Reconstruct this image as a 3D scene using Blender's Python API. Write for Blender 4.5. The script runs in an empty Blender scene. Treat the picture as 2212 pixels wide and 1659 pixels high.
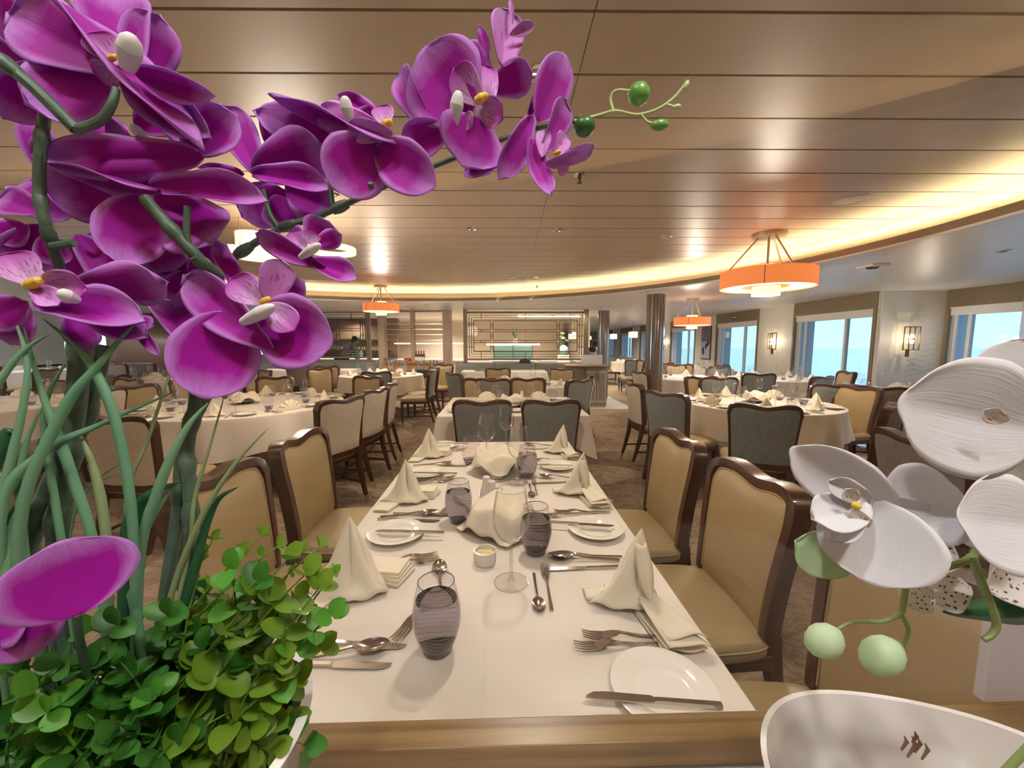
import bpy, bmesh, math, random
from math import sin, cos, pi, radians, sqrt, atan2
from mathutils import Vector, Matrix, Euler
random.seed(7)
S = bpy.context.scene
COL = S.collection

# ---------------------------------------------------------------- camera
FPX, CX, CY = 860.0, 1106.0, 829.5
PITCH, YAW, CAMZ = math.atan(87.5 / 860.0), radians(1.73), 1.36
C0 = Vector((0, 0, CAMZ))
FW = Vector((sin(YAW) * cos(PITCH), cos(YAW) * cos(PITCH), -sin(PITCH)))
RT = Vector((cos(YAW), -sin(YAW), 0))
UP = RT.cross(FW)
cam_d = bpy.data.cameras.new('camera')
cam_d.sensor_width = 36.0
cam_d.lens = 36.0 * FPX / 2212.0
cam_d.clip_start = 0.02
cam_d.clip_end = 3000
cam = bpy.data.objects.new('camera', cam_d)
COL.objects.link(cam)
cam.matrix_world = Matrix.Translation(C0) @ Matrix((RT, UP, -FW)).transposed().to_4x4()
S.camera = cam

def A(px, py, Z):
    """world point that the photograph shows at px,py and that lies Z metres ahead of the camera"""
    return C0 + Z * (FW + RT * ((px - CX) / FPX) - UP * ((py - CY) / FPX))
def W(px, py, z):
    """world point at px,py on the horizontal plane of height z"""
    d = FW + RT * ((px - CX) / FPX) - UP * ((py - CY) / FPX)
    return C0 + d * ((z - CAMZ) / d.z)
def PX(p):
    d = Vector(p) - C0
    Z = d.dot(FW)
    return (CX + FPX * d.dot(RT) / Z, CY - FPX * d.dot(UP) / Z, Z)

# ---------------------------------------------------------------- colour management, sky
S.view_settings.view_transform = 'Standard'
S.view_settings.look = 'None'
S.view_settings.gamma = 1.0
S.view_settings.exposure = 0.48
S.view_settings.use_curve_mapping = False
cy = S.cycles
cy.max_bounces = 8; cy.diffuse_bounces = 4; cy.glossy_bounces = 4; cy.transmission_bounces = 4
cy.transparent_max_bounces = 24
cy.sample_clamp_indirect = 6.0
cy.caustics_reflective = False; cy.caustics_refractive = False
cy.use_denoising = True

wd = bpy.data.worlds.new('world'); S.world = wd; wd.use_nodes = True
nt = wd.node_tree; nt.nodes.clear()
wo = nt.nodes.new('ShaderNodeOutputWorld'); wb = nt.nodes.new('ShaderNodeBackground')
wt = nt.nodes.new('ShaderNodeTexCoord'); ws = nt.nodes.new('ShaderNodeSeparateXYZ')
wr = nt.nodes.new('ShaderNodeValToRGB')
nt.links.new(wt.outputs['Generated'], ws.inputs[0]); nt.links.new(ws.outputs['Z'], wr.inputs[0])
nt.links.new(wr.outputs[0], wb.inputs[0]); nt.links.new(wb.outputs[0], wo.inputs[0])
e = wr.color_ramp.elements
e[0].position = 0.0; e[0].color = (0.56, 0.82, 1.0, 1)
e[1].position = 0.45; e[1].color = (0.42, 0.74, 1.0, 1)
WORLD_STRENGTH = 2.0
wb.inputs[1].default_value = WORLD_STRENGTH

WARM = (1.0, 0.86, 0.69)
DOWN_W, BACK_W = 15.0, 300.0   # watts: one downlight, one buffet hall light

# ---------------------------------------------------------------- mesh helpers
class MB:
    def __init__(s): s.v = []; s.f = []; s.uv = {}
    def add(s, vs, fs, uv=None):
        o = len(s.v); s.v += [tuple(p) for p in vs]
        s.f += [tuple(i + o for i in q) for q in fs]
        if uv:
            for i, t in enumerate(uv): s.uv[o + i] = t
        return s
    def box(s, c, d, rz=0.0, m=None):
        x, y, z = d[0] / 2, d[1] / 2, d[2] / 2
        vs = [Vector(p) for p in ((-x,-y,-z),(x,-y,-z),(x,y,-z),(-x,y,-z),(-x,-y,z),(x,-y,z),(x,y,z),(-x,y,z))]
        M = Matrix.Translation(c) @ (m if m else Matrix.Rotation(rz, 4, 'Z'))
        return s.add([M @ p for p in vs], [(0,3,2,1),(4,5,6,7),(0,1,5,4),(1,2,6,5),(2,3,7,6),(3,0,4,7)])
    def bar(s, a, b, w, h, up=(0,0,1)):
        a, b = Vector(a), Vector(b); d = (b - a); L = d.length; d.normalize()
        u = Vector(up)
        if abs(d.dot(u)) > .99: u = Vector((0,1,0))
        r = d.cross(u).normalized(); u = r.cross(d)
        M = Matrix((r, d, u)).transposed().to_4x4()
        return s.box((a + b) / 2, (w, L, h), m=M)
    def tube(s, pts, r, n=8, cap=True, flat=None):
        pts = [Vector(p) for p in pts]; k = len(pts)
        rs = r if isinstance(r, (list, tuple)) else [r] * k
        t0 = (pts[1] - pts[0]).normalized()
        ref = Vector((0,0,1)) if abs(t0.z) < .9 else Vector((0,1,0))
        nrm = (ref - t0 * ref.dot(t0)).normalized()
        vs = []
        for i in range(k):
            t = (pts[min(i+1,k-1)] - pts[max(i-1,0)]).normalized()
            nrm = (nrm - t * nrm.dot(t)).normalized(); b = t.cross(nrm)
            for j in range(n):
                a = 2*pi*j/n
                vs.append(pts[i] + nrm*(cos(a)*rs[i]*(flat or 1)) + b*(sin(a)*rs[i]))
        fs = [(i*n+j, i*n+(j+1)%n, (i+1)*n+(j+1)%n, (i+1)*n+j) for i in range(k-1) for j in range(n)]
        if cap: fs += [tuple(range(n-1,-1,-1)), tuple((k-1)*n+j for j in range(n))]
        return s.add(vs, fs)
    def lathe(s, prof, n=32, c=(0,0,0), close=False):
        vs = [(c[0]+r*cos(2*pi*j/n), c[1]+r*sin(2*pi*j/n), c[2]+z) for r, z in prof for j in range(n)]
        k = len(prof)
        fs = [(i*n+j, i*n+(j+1)%n, (i+1)*n+(j+1)%n, (i+1)*n+j) for i in range(k-1) for j in range(n)]
        if close: fs += [tuple(range(n-1,-1,-1)), tuple((k-1)*n+j for j in range(n))]
        return s.add(vs, fs)
    def grid(s, fn, nu, nv, uvf=None):
        vs, uv = [], []
        for i in range(nu+1):
            for j in range(nv+1):
                vs.append(fn(i/nu, j/nv)); uv.append((i/nu, j/nv))
        w = nv+1
        return s.add(vs, [(i*w+j, (i+1)*w+j, (i+1)*w+j+1, i*w+j+1) for i in range(nu) for j in range(nv)], uv)
    def prism(s, poly, z0, z1):
        n = len(poly)
        vs = [(x,y,z0) for x,y in poly] + [(x,y,z1) for x,y in poly]
        return s.add(vs, [tuple(range(n-1,-1,-1)), tuple(range(n,2*n))] + [(i,(i+1)%n,n+(i+1)%n,n+i) for i in range(n)])
    def move(s, M):
        s.v = [tuple(M @ Vector(p)) for p in s.v]; return s
    def mesh(s, name, mat, smooth=True, angle=40):
        me = bpy.data.meshes.new(name); me.from_pydata(s.v, [], s.f); me.update()
        if s.uv:
            ul = me.uv_layers.new(name='UVMap')
            for l in me.loops: ul.data[l.index].uv = s.uv.get(l.vertex_index, (0,0))
        bm = bmesh.new(); bm.from_mesh(me); bmesh.ops.recalc_face_normals(bm, faces=bm.faces)
        if smooth:
            for f in bm.faces: f.smooth = True
            lim = radians(angle)
            for ed in bm.edges:
                if len(ed.link_faces) == 2 and ed.calc_face_angle(0) > lim: ed.smooth = False
        bm.to_mesh(me); bm.free()
        if mat: me.materials.append(mat)
        return me
def obj(name, mb, mat, parent=None, loc=(0,0,0), rot=(0,0,0), smooth=True, bevel=0, solid=0, sub=0, angle=40):
    me = mb.mesh(name, mat, smooth, angle) if isinstance(mb, MB) else mb
    o = bpy.data.objects.new(name, me); COL.objects.link(o)
    o.location = loc; o.rotation_euler = rot
    if parent: o.parent = parent
    if solid:
        m = o.modifiers.new('solid', 'SOLIDIFY'); m.thickness = solid; m.offset = 0
    if bevel:
        m = o.modifiers.new('bevel', 'BEVEL'); m.width = bevel; m.segments = 2; m.limit_method = 'ANGLE'
    if sub:
        m = o.modifiers.new('sub', 'SUBSURF'); m.levels = sub; m.render_levels = sub
    return o
def tag(o, label, cat=None, group=None):
    o['label'] = label
    if cat: o['category'] = cat
    if group: o['group'] = group
    return o
def thing(name, label, cat, loc=(0,0,0), rz=0, group=None):
    o = bpy.data.objects.new(name, None); COL.objects.link(o)
    o.empty_display_size = .05
    o.location = loc; o.rotation_euler = (0,0,rz)
    return tag(o, label, cat, group)
def struct(name, mb, mat, **k):
    o = obj(name, mb, mat, **k); o['kind'] = 'structure'; return o
KIDS = {}
def kids(o): return [c for c in o.children]
def dup(root, loc, rz=0, label=None, group=None, scale=None, parent=None):
    r = root.copy(); COL.objects.link(r); r.location = loc; r.rotation_euler = (0,0,rz)
    if label: r['label'] = label
    if group: r['group'] = group
    if scale: r.scale = (scale,)*3
    if parent: r.parent = parent
    for ch in kids(root):
        c = ch.copy(); COL.objects.link(c); c.parent = r
        for g in kids(ch):
            d = g.copy(); COL.objects.link(d); d.parent = c
    return r
PROTO = {}
def place(key, loc, rz=0, label=None, group=None, scale=None):
    """first call moves the thing built once, later calls copy it with all its parts"""
    p, used = PROTO[key]
    if not used:
        PROTO[key] = (p, True)
        p.location = loc; p.rotation_euler = (0,0,rz)
        if scale: p.scale = (scale,)*3
        if label: p['label'] = label
        if group: p['group'] = group
        return p
    return dup(p, loc, rz, label, group, scale or 1.0)

# ---------------------------------------------------------------- materials
class NT:
    def __init__(s, name):
        s.m = bpy.data.materials.new(name); s.m.use_nodes = True
        s.t = s.m.node_tree; s.t.nodes.clear()
        s.out = s.n('OutputMaterial')
    def n(s, typ, **k):
        d = s.t.nodes.new('ShaderNode' + typ)
        for a, b in k.items():
            if a.startswith('i_'): d.inputs[a[2:].replace('_', ' ')].default_value = b
            else: setattr(d, a, b)
        return d
    def l(s, a, b): s.t.links.new(a, b)
    def ramp(s, src, stops):
        r = s.n('ValToRGB'); el = r.color_ramp.elements
        while len(el) < len(stops): el.new(.5)
        for x, (p, c) in zip(el, stops): x.position = p; x.color = (*c, 1)
        s.l(src, r.inputs[0]); return r
def pbr(name, col, rough=.5, metal=0.0, col2=None, scale=20, bump=0.0, bscale=None, spec=.5, coat=0.0, stretch=(1,1,1), sheen=0, trans=0, emit=None, es=0):
    N = NT(name); b = N.n('BsdfPrincipled')
    b.inputs['Roughness'].default_value = rough; b.inputs['Metallic'].default_value = metal
    b.inputs['Specular IOR Level'].default_value = spec; b.inputs['Coat Weight'].default_value = coat
    b.inputs['Coat Roughness'].default_value = .12
    b.inputs['Base Color'].default_value = (*col, 1)
    if sheen: b.inputs['Sheen Weight'].default_value = sheen
    if emit: b.inputs['Emission Color'].default_value = (*emit, 1); b.inputs['Emission Strength'].default_value = es
    tc = N.n('TexCoord'); mp = N.n('Mapping'); mp.inputs['Scale'].default_value = stretch
    N.l(tc.outputs['Object'], mp.inputs[0])
    if col2:
        nz = N.n('TexNoise'); nz.inputs['Scale'].default_value = scale; nz.inputs['Detail'].default_value = 5
        N.l(mp.outputs[0], nz.inputs['Vector'])
        r = N.ramp(nz.outputs['Fac'], [(.32, col), (.68, col2)]); N.l(r.outputs[0], b.inputs['Base Color'])
    if bump:
        nb = N.n('TexNoise'); nb.inputs['Scale'].default_value = bscale or scale; nb.inputs['Detail'].default_value = 4
        N.l(mp.outputs[0], nb.inputs['Vector'])
        bp = N.n('Bump'); bp.inputs['Strength'].default_value = bump; bp.inputs['Distance'].default_value = .01
        N.l(nb.outputs['Fac'], bp.inputs['Height']); N.l(bp.outputs[0], b.inputs['Normal'])
    sh = b.outputs[0]
    if trans:
        t = N.n('BsdfTranslucent'); t.inputs[0].default_value = (*col, 1); mx = N.n('MixShader'); mx.inputs[0].default_value = trans
        N.l(b.outputs[0], mx.inputs[1]); N.l(t.outputs[0], mx.inputs[2]); sh = mx.outputs[0]
    N.l(sh, N.out.inputs[0]); return N.m
def emis(name, col, st):
    N = NT(name); em = N.n('Emission'); em.inputs[0].default_value = (*col, 1); em.inputs[1].default_value = st
    N.l(em.outputs[0], N.out.inputs[0]); return N.m
def two_sided_fresnel(N, ior):
    """Fresnel that reads the same from both sides of a thin glass wall"""
    ge = N.n('NewGeometry'); ma = N.n('MapRange'); ma.inputs[3].default_value = ior; ma.inputs[4].default_value = 1/ior
    N.l(ge.outputs['Backfacing'], ma.inputs[0]); fr = N.n('Fresnel'); N.l(ma.outputs[0], fr.inputs[0]); return fr
def glass(name, tint=(1,1,1), refl=1.0, ior=1.45, base=0.0, rough=0.0, edge=1.0):
    N = NT(name); t = N.n('BsdfTransparent'); t.inputs[0].default_value = (*tint, 1)
    g = N.n('BsdfGlossy'); g.inputs['Roughness'].default_value = rough; g.inputs[0].default_value = (1,1,1,1)
    fr = two_sided_fresnel(N, ior)
    if edge < 1:
        lw = N.n('LayerWeight'); lw.inputs[0].default_value = .35
        r = N.ramp(lw.outputs['Facing'], [(.35, tint), (1.0, tuple(c*edge for c in tint))]); N.l(r.outputs[0], t.inputs[0])
    ma = N.n('Math', operation='MULTIPLY_ADD'); ma.inputs[1].default_value = refl; ma.inputs[2].default_value = base
    N.l(fr.outputs[0], ma.inputs[0])
    mx = N.n('MixShader'); N.l(ma.outputs[0], mx.inputs[0]); N.l(t.outputs[0], mx.inputs[1]); N.l(g.outputs[0], mx.inputs[2])
    N.l(mx.outputs[0], N.out.inputs[0]); return N.m

M = {}
M['leather'] = pbr('tan_leather', (.33,.245,.125), .40, col2=(.365,.27,.14), scale=4, bump=.06, bscale=350)
M['linen_blue'] = pbr('blue_grey_linen', (.20,.222,.222), .9, col2=(.245,.268,.268), scale=60, bump=.25, bscale=500, stretch=(1,1,.3))
M['linen_cream'] = pbr('cream_linen', (.62,.55,.46), .9, col2=(.68,.61,.52), scale=60, bump=.25, bscale=500, stretch=(1,1,.3))
M['linen_taupe'] = pbr('taupe_linen', (.24,.21,.19), .9, col2=(.29,.255,.23), scale=60, bump=.25, bscale=500, stretch=(1,1,.3))
M['mahogany'] = pbr('mahogany', (.042,.014,.008), .32, col2=(.085,.029,.014), scale=7, stretch=(4,4,.6), coat=.35)
M['ferrule'] = pbr('brushed_ferrule', (.75,.68,.58), .3, 1.0)
M['cloth'] = pbr('white_tablecloth', (.72,.665,.595), .85, col2=(.75,.695,.625), scale=3, bump=.10, bscale=5, sheen=.1)
def creased_cloth():
    m = pbr('creased_tablecloth', (.72,.665,.595), .85, col2=(.75,.695,.625), scale=3, sheen=.1); t = m.node_tree
    b = [n for n in t.nodes if n.type == 'BSDF_PRINCIPLED'][0]; tc = [n for n in t.nodes if n.type == 'TEX_COORD'][0]
    sp = t.nodes.new('ShaderNodeSeparateXYZ'); t.links.new(tc.outputs['Object'], sp.inputs[0]); hs = []
    for ax, c0 in (('X', .0), ('Y', -.69), ('Y', .12)):
        a = t.nodes.new('ShaderNodeMath'); a.operation = 'SUBTRACT'; a.inputs[1].default_value = c0; t.links.new(sp.outputs[ax], a.inputs[0])
        q = t.nodes.new('ShaderNodeMath'); q.operation = 'ABSOLUTE'; t.links.new(a.outputs[0], q.inputs[0])
        r = t.nodes.new('ShaderNodeMapRange'); r.interpolation_type = 'SMOOTHSTEP'; r.inputs[1].default_value = 0; r.inputs[2].default_value = .009; r.inputs[3].default_value = 1; r.inputs[4].default_value = 0
        t.links.new(q.outputs[0], r.inputs[0]); hs.append(r)
    s = hs[0].outputs[0]
    for h in hs[1:]:
        a = t.nodes.new('ShaderNodeMath'); a.operation = 'ADD'; t.links.new(s, a.inputs[0]); t.links.new(h.outputs[0], a.inputs[1]); s = a.outputs[0]
    bp = t.nodes.new('ShaderNodeBump'); bp.inputs['Strength'].default_value = .35; bp.inputs['Distance'].default_value = .004
    t.links.new(s, bp.inputs['Height']); t.links.new(bp.outputs[0], b.inputs['Normal']); return m
M['cloth_creased'] = creased_cloth()
M['napkin'] = pbr('cream_napkin', (.86,.79,.63), .85, col2=(.88,.81,.66), scale=12, bump=.12, bscale=60, trans=.12)
M['china'] = pbr('white_china', (.83,.80,.74), .12, spec=.6, coat=.4)
M['steel'] = pbr('polished_steel', (.62,.57,.52), .14, 1.0)
M['steel_bucket'] = pbr('bucket_steel', (.72,.72,.72), .22, 1.0)
M['glass'] = glass('clear_glass', (.985,.985,.985), 1.2, 1.5, .012, edge=.35)
M['glass_rim'] = glass('glass_rim', (.90,.90,.90), 1.0, 1.6, .12)
M['wire'] = pbr('black_wire', (.02,.018,.016), .35)
M['butter'] = pbr('butter', (.85,.72,.38), .5, bump=.4, bscale=60)
M['black'] = pbr('black_plastic', (.015,.015,.016), .4)
M['white'] = pbr('white_paint', (.80,.79,.77), .4)
M['white_plastic'] = pbr('white_plastic', (.82,.80,.78), .25)
M['chrome'] = pbr('chrome', (.8,.78,.75), .12, 1.0)
M['brass'] = pbr('satin_brass', (.62,.52,.38), .3, 1.0)
M['bronze'] = pbr('dark_bronze', (.10,.075,.05), .4, .6)
M['taupe_wood'] = pbr('taupe_wood', (.20,.15,.11), .35, col2=(.27,.20,.15), scale=5, stretch=(6,6,.5))
M['grey_wood'] = pbr('grey_wood', (.24,.20,.165), .4, col2=(.30,.255,.21), scale=5, stretch=(.5,6,6))
M['pillar'] = pbr('pillar_lacquer', (.16,.115,.09), .18, col2=(.20,.145,.115), scale=4, stretch=(5,5,.4), coat=.4)
M['bench'] = pbr('green_grey_vinyl', (.20,.215,.20), .5, col2=(.235,.25,.235), scale=3)
M['brown_bench'] = pbr('brown_vinyl', (.16,.10,.075), .5, col2=(.19,.125,.095), scale=3)
M['wall_cream'] = pbr('cream_wall', (.70,.67,.61), .55)
M['wall_beige'] = pbr('beige_panel', (.64,.57,.48), .45, col2=(.68,.61,.52), scale=1.5)
M['surround'] = pbr('olive_brown_panel', (.20,.155,.09), .5, col2=(.23,.18,.11), scale=3)
M['reveal'] = pbr('white_reveal', (.80,.80,.80), .35)
M['ceil'] = pbr('satin_metal_plank', (.56,.44,.34), .36, spec=.7, col2=(.59,.465,.36), scale=.8)
M['ceil_gap'] = pbr('ceiling_gap', (.10,.075,.05), .8)
M['soffit'] = pbr('white_satin_ceiling', (.82,.80,.785), .36, spec=.5)
M['lip'] = pbr('soffit_lip', (.26,.20,.15), .3, coat=.3)
M['cove'] = emis('cove_glow', (1.0, .80, .42), 34.0)
M['orange'] = None
M['stone'] = pbr('pale_stone_tile', (.62,.62,.60), .3, col2=(.68,.68,.66), scale=3)
M['sea'] = pbr('sea', (.30,.55,.70), .12, col2=(.36,.62,.76), scale=.05, spec=1.0)
M['teal'] = pbr('teal_front', (.20,.42,.46), .3, col2=(.30,.52,.55), scale=1.2)
M['teal_vase'] = pbr('teal_glaze', (.30,.62,.58), .15, coat=.5)
M['stem'] = pbr('stem_green', (.045,.085,.06), .5, col2=(.065,.11,.075), scale=40, bump=.15)
M['stem_light'] = pbr('stem_light_green', (.38,.46,.20), .5)
M['bud'] = pbr('green_bud', (.10,.30,.06), .35, col2=(.16,.38,.09), scale=40)
M['bud_dark'] = pbr('dark_green_bud', (.03,.12,.025), .35)
M['bud_pale'] = pbr('pale_green_bud', (.50,.68,.42), .5, col2=(.60,.76,.52), scale=60, trans=.3)
M['blade'] = pbr('grass_blade', (.13,.33,.20), .45, col2=(.20,.40,.24), scale=15, stretch=(1,1,.2), trans=.25)
M['blade_y'] = pbr('grass_blade_olive', (.24,.33,.17), .45, col2=(.30,.39,.20), scale=15, trans=.25)
M['leaf_d'] = pbr('leaf_deep_green', (.012,.075,.03), .35, col2=(.02,.10,.04), scale=18)
M['leaf_g'] = pbr('leaf_mid_green', (.035,.16,.022), .45, col2=(.055,.20,.028), scale=25, trans=.3)
M['leaf_y'] = pbr('leaf_yellow_green', (.11,.22,.015), .45, col2=(.15,.27,.022), scale=25, trans=.3)
M['leaf_b'] = pbr('leaf_bright_green', (.08,.28,.03), .45, col2=(.11,.33,.04), scale=25, trans=.3)
M['pot'] = pbr('white_ceramic', (.84,.84,.84), .14, coat=.5)
M['counter'] = pbr('white_counter', (.80,.79,.80), .2)
M['soil'] = pbr('dark_moss', (.012,.016,.010), .95, col2=(.02,.03,.012), scale=60, bump=.6)
M['skin_dark'] = pbr('dark_skin', (.06,.035,.022), .5)
M['hair'] = pbr('black_hair', (.008,.007,.006), .6)
M['shirt_blue'] = pbr('blue_grey_shirt', (.22,.25,.33), .85, col2=(.26,.29,.38), scale=25, bump=.2)
M['shirt_white'] = pbr('white_shirt', (.78,.78,.78), .8)
M['trouser'] = pbr('dark_trousers', (.02,.02,.025), .8)
M['paper'] = pbr('white_card', (.82,.80,.76), .7)
M['red'] = pbr('red_tin', (.45,.04,.02), .35)
M['bottle'] = pbr('brown_bottle', (.10,.028,.012), .12, coat=.6)
M['label'] = pbr('paper_label', (.80,.78,.72), .7)
M['orange_wood'] = pbr('honey_wood', (.42,.22,.09), .4, col2=(.48,.27,.12), scale=5, stretch=(.5,5,5))

def wood_rail():
    N = NT('oak_rail'); b = N.n('BsdfPrincipled'); b.inputs['Roughness'].default_value = .33
    tc = N.n('TexCoord'); mp = N.n('Mapping'); mp.inputs['Scale'].default_value = (1.2, 30, 30)
    nz = N.n('TexNoise'); nz.inputs['Scale'].default_value = 3; nz.inputs['Detail'].default_value = 6
    N.l(tc.outputs['Object'], mp.inputs[0]); N.l(mp.outputs[0], nz.inputs['Vector'])
    r = N.ramp(nz.outputs['Fac'], [(.3, (.155,.092,.036)), (.55, (.22,.138,.058)), (.75, (.26,.168,.078))])
    N.l(r.outputs[0], b.inputs['Base Color']); N.l(b.outputs[0], N.out.inputs[0]); return N.m
M['oak'] = wood_rail()

def carpet():
    N = NT('carpet'); b = N.n('BsdfPrincipled'); b.inputs['Roughness'].default_value = .95; b.inputs['Specular IOR Level'].default_value = .1
    tc = N.n('TexCoord'); mp = N.n('Mapping'); mp.inputs['Scale'].default_value = (1.0, 1.5, 1); mp.inputs['Rotation'].default_value = (0,0,.3)
    N.l(tc.outputs['Object'], mp.inputs[0])
    n1 = N.n('TexNoise'); n1.inputs['Scale'].default_value = 1.3; n1.inputs['Detail'].default_value = 3
    n2 = N.n('TexNoise'); n2.inputs['Scale'].default_value = 7; n2.inputs['Detail'].default_value = 8; n2.inputs['Roughness'].default_value = .75; n2.inputs['Distortion'].default_value = 1.6
    for n in (n1, n2): N.l(mp.outputs[0], n.inputs['Vector'])
    r1 = N.ramp(n1.outputs['Fac'], [(.35, (.19,.145,.11)), (.65, (.36,.26,.18))])
    r2 = N.ramp(n2.outputs['Fac'], [(.42, (.12,.09,.07)), (.54, (.40,.30,.21))])
    mx = N.n('MixRGB'); mx.inputs[0].default_value = .5; N.l(r1.outputs[0], mx.inputs[1]); N.l(r2.outputs[0], mx.inputs[2])
    N.l(mx.outputs[0], b.inputs['Base Color'])
    n3 = N.n('TexNoise'); n3.inputs['Scale'].default_value = 220; N.l(tc.outputs['Object'], n3.inputs['Vector'])
    bp = N.n('Bump'); bp.inputs['Strength'].default_value = .5; bp.inputs['Distance'].default_value = .004
    N.l(n3.outputs['Fac'], bp.inputs['Height']); N.l(bp.outputs[0], b.inputs['Normal'])
    N.l(b.outputs[0], N.out.inputs[0]); return N.m
M['carpet'] = carpet()

def wave_panel():
    N = NT('wave_relief_wall'); b = N.n('BsdfPrincipled'); b.inputs['Base Color'].default_value = (.66,.62,.54,1); b.inputs['Roughness'].default_value = .5
    tc = N.n('TexCoord'); sp = N.n('SeparateXYZ'); N.l(tc.outputs['Object'], sp.inputs[0])
    a = N.n('Math', operation='ADD'); N.l(sp.outputs['X'], a.inputs[0]); N.l(sp.outputs['Y'], a.inputs[1])
    s1 = N.n('Math', operation='MULTIPLY'); s1.inputs[1].default_value = 26; N.l(a.outputs[0], s1.inputs[0])
    sn = N.n('Math', operation='SINE'); N.l(s1.outputs[0], sn.inputs[0])
    k = N.n('Math', operation='MULTIPLY_ADD'); k.inputs[1].default_value = .02; N.l(sn.outputs[0], k.inputs[0]); N.l(sp.outputs['Z'], k.inputs[2])
    k2 = N.n('Math', operation='MULTIPLY'); k2.inputs[1].default_value = 75; N.l(k.outputs[0], k2.inputs[0])
    s2 = N.n('Math', operation='SINE'); N.l(k2.outputs[0], s2.inputs[0])
    bp = N.n('Bump'); bp.inputs['Strength'].default_value = .12; bp.inputs['Distance'].default_value = .010
    N.l(s2.outputs[0], bp.inputs['Height']); N.l(bp.outputs[0], b.inputs['Normal']); N.l(b.outputs[0], N.out.inputs[0]); return N.m
M['wave'] = wave_panel()

def tumbler_mat():
    """smoky lilac glass with fine cut rings"""
    N = NT('smoky_ringed_glass'); tc = N.n('TexCoord'); sp = N.n('SeparateXYZ'); N.l(tc.outputs['Object'], sp.inputs[0])
    nz = N.n('TexNoise'); nz.inputs['Scale'].default_value = 14; N.l(tc.outputs['Object'], nz.inputs['Vector'])
    k = N.n('Math', operation='MULTIPLY_ADD'); k.inputs[1].default_value = .022; N.l(nz.outputs['Fac'], k.inputs[0]); N.l(sp.outputs['Z'], k.inputs[2])
    k2 = N.n('Math', operation='MULTIPLY'); k2.inputs[1].default_value = 980; N.l(k.outputs[0], k2.inputs[0])
    sn = N.n('Math', operation='SINE'); N.l(k2.outputs[0], sn.inputs[0])
    gt = N.n('MapRange'); gt.inputs[1].default_value = .35; gt.inputs[2].default_value = 1.0; gt.inputs[3].default_value = 0; gt.inputs[4].default_value = .30
    N.l(sn.outputs[0], gt.inputs[0])
    t = N.n('BsdfTransparent'); t.inputs[0].default_value = (.965,.955,.975,1)
    d = N.n('BsdfDiffuse'); d.inputs[0].default_value = (.72,.68,.66,1)
    m1 = N.n('MixShader'); N.l(gt.outputs[0], m1.inputs[0]); N.l(t.outputs[0], m1.inputs[1]); N.l(d.outputs[0], m1.inputs[2])
    g = N.n('BsdfGlossy'); g.inputs['Roughness'].default_value = .03
    fr = two_sided_fresnel(N, 1.5)
    m2 = N.n('MixShader'); N.l(fr.outputs[0], m2.inputs[0]); N.l(m1.outputs[0], m2.inputs[1]); N.l(g.outputs[0], m2.inputs[2])
    N.l(m2.outputs[0], N.out.inputs[0]); return N.m
M['tumbler'] = tumbler_mat()
M['tumbler_base'] = glass('smoky_glass_base', (.50,.48,.58), 1.0, 1.5, .03)
N = NT('water'); g_ = N.n('BsdfRefraction'); g_.inputs['Color'].default_value = (.78,.76,.84,1); g_.inputs['Roughness'].default_value = 0; g_.inputs['IOR'].default_value = 1.2
s_ = N.n('BsdfGlossy'); s_.inputs['Roughness'].default_value = .02; f_ = two_sided_fresnel(N, 1.33); m_ = N.n('MixShader')
N.l(f_.outputs[0], m_.inputs[0]); N.l(g_.outputs[0], m_.inputs[1]); N.l(s_.outputs[0], m_.inputs[2]); N.l(m_.outputs[0], N.out.inputs[0]); M['water'] = N.m

def lit(name, col, st, trans=.0, base=None):
    """a lamp shade: lit cloth that glows"""
    N = NT(name); b = N.n('BsdfPrincipled'); b.inputs['Base Color'].default_value = (*(base or col), 1); b.inputs['Roughness'].default_value = .6
    b.inputs['Emission Color'].default_value = (*col, 1); b.inputs['Emission Strength'].default_value = st
    N.l(b.outputs[0], N.out.inputs[0]); return N.m
M['orange'] = lit('orange_shade', (1.0,.27,.07), .50, base=(.75,.27,.09))
M['diffuser'] = lit('cream_diffuser', (1.0,.80,.55), 1.1)
M['cream_shade'] = lit('cream_shade', (1.0,.78,.45), 1.1)
M['sconce_glow'] = lit('sconce_glass', (1.0,.80,.50), 1.5)
M['bulb'] = emis('bulb', (1.0,.85,.6), 22.0)
M['downlight'] = emis('downlight_disc', (1.0,.86,.66), 9.0)

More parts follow.
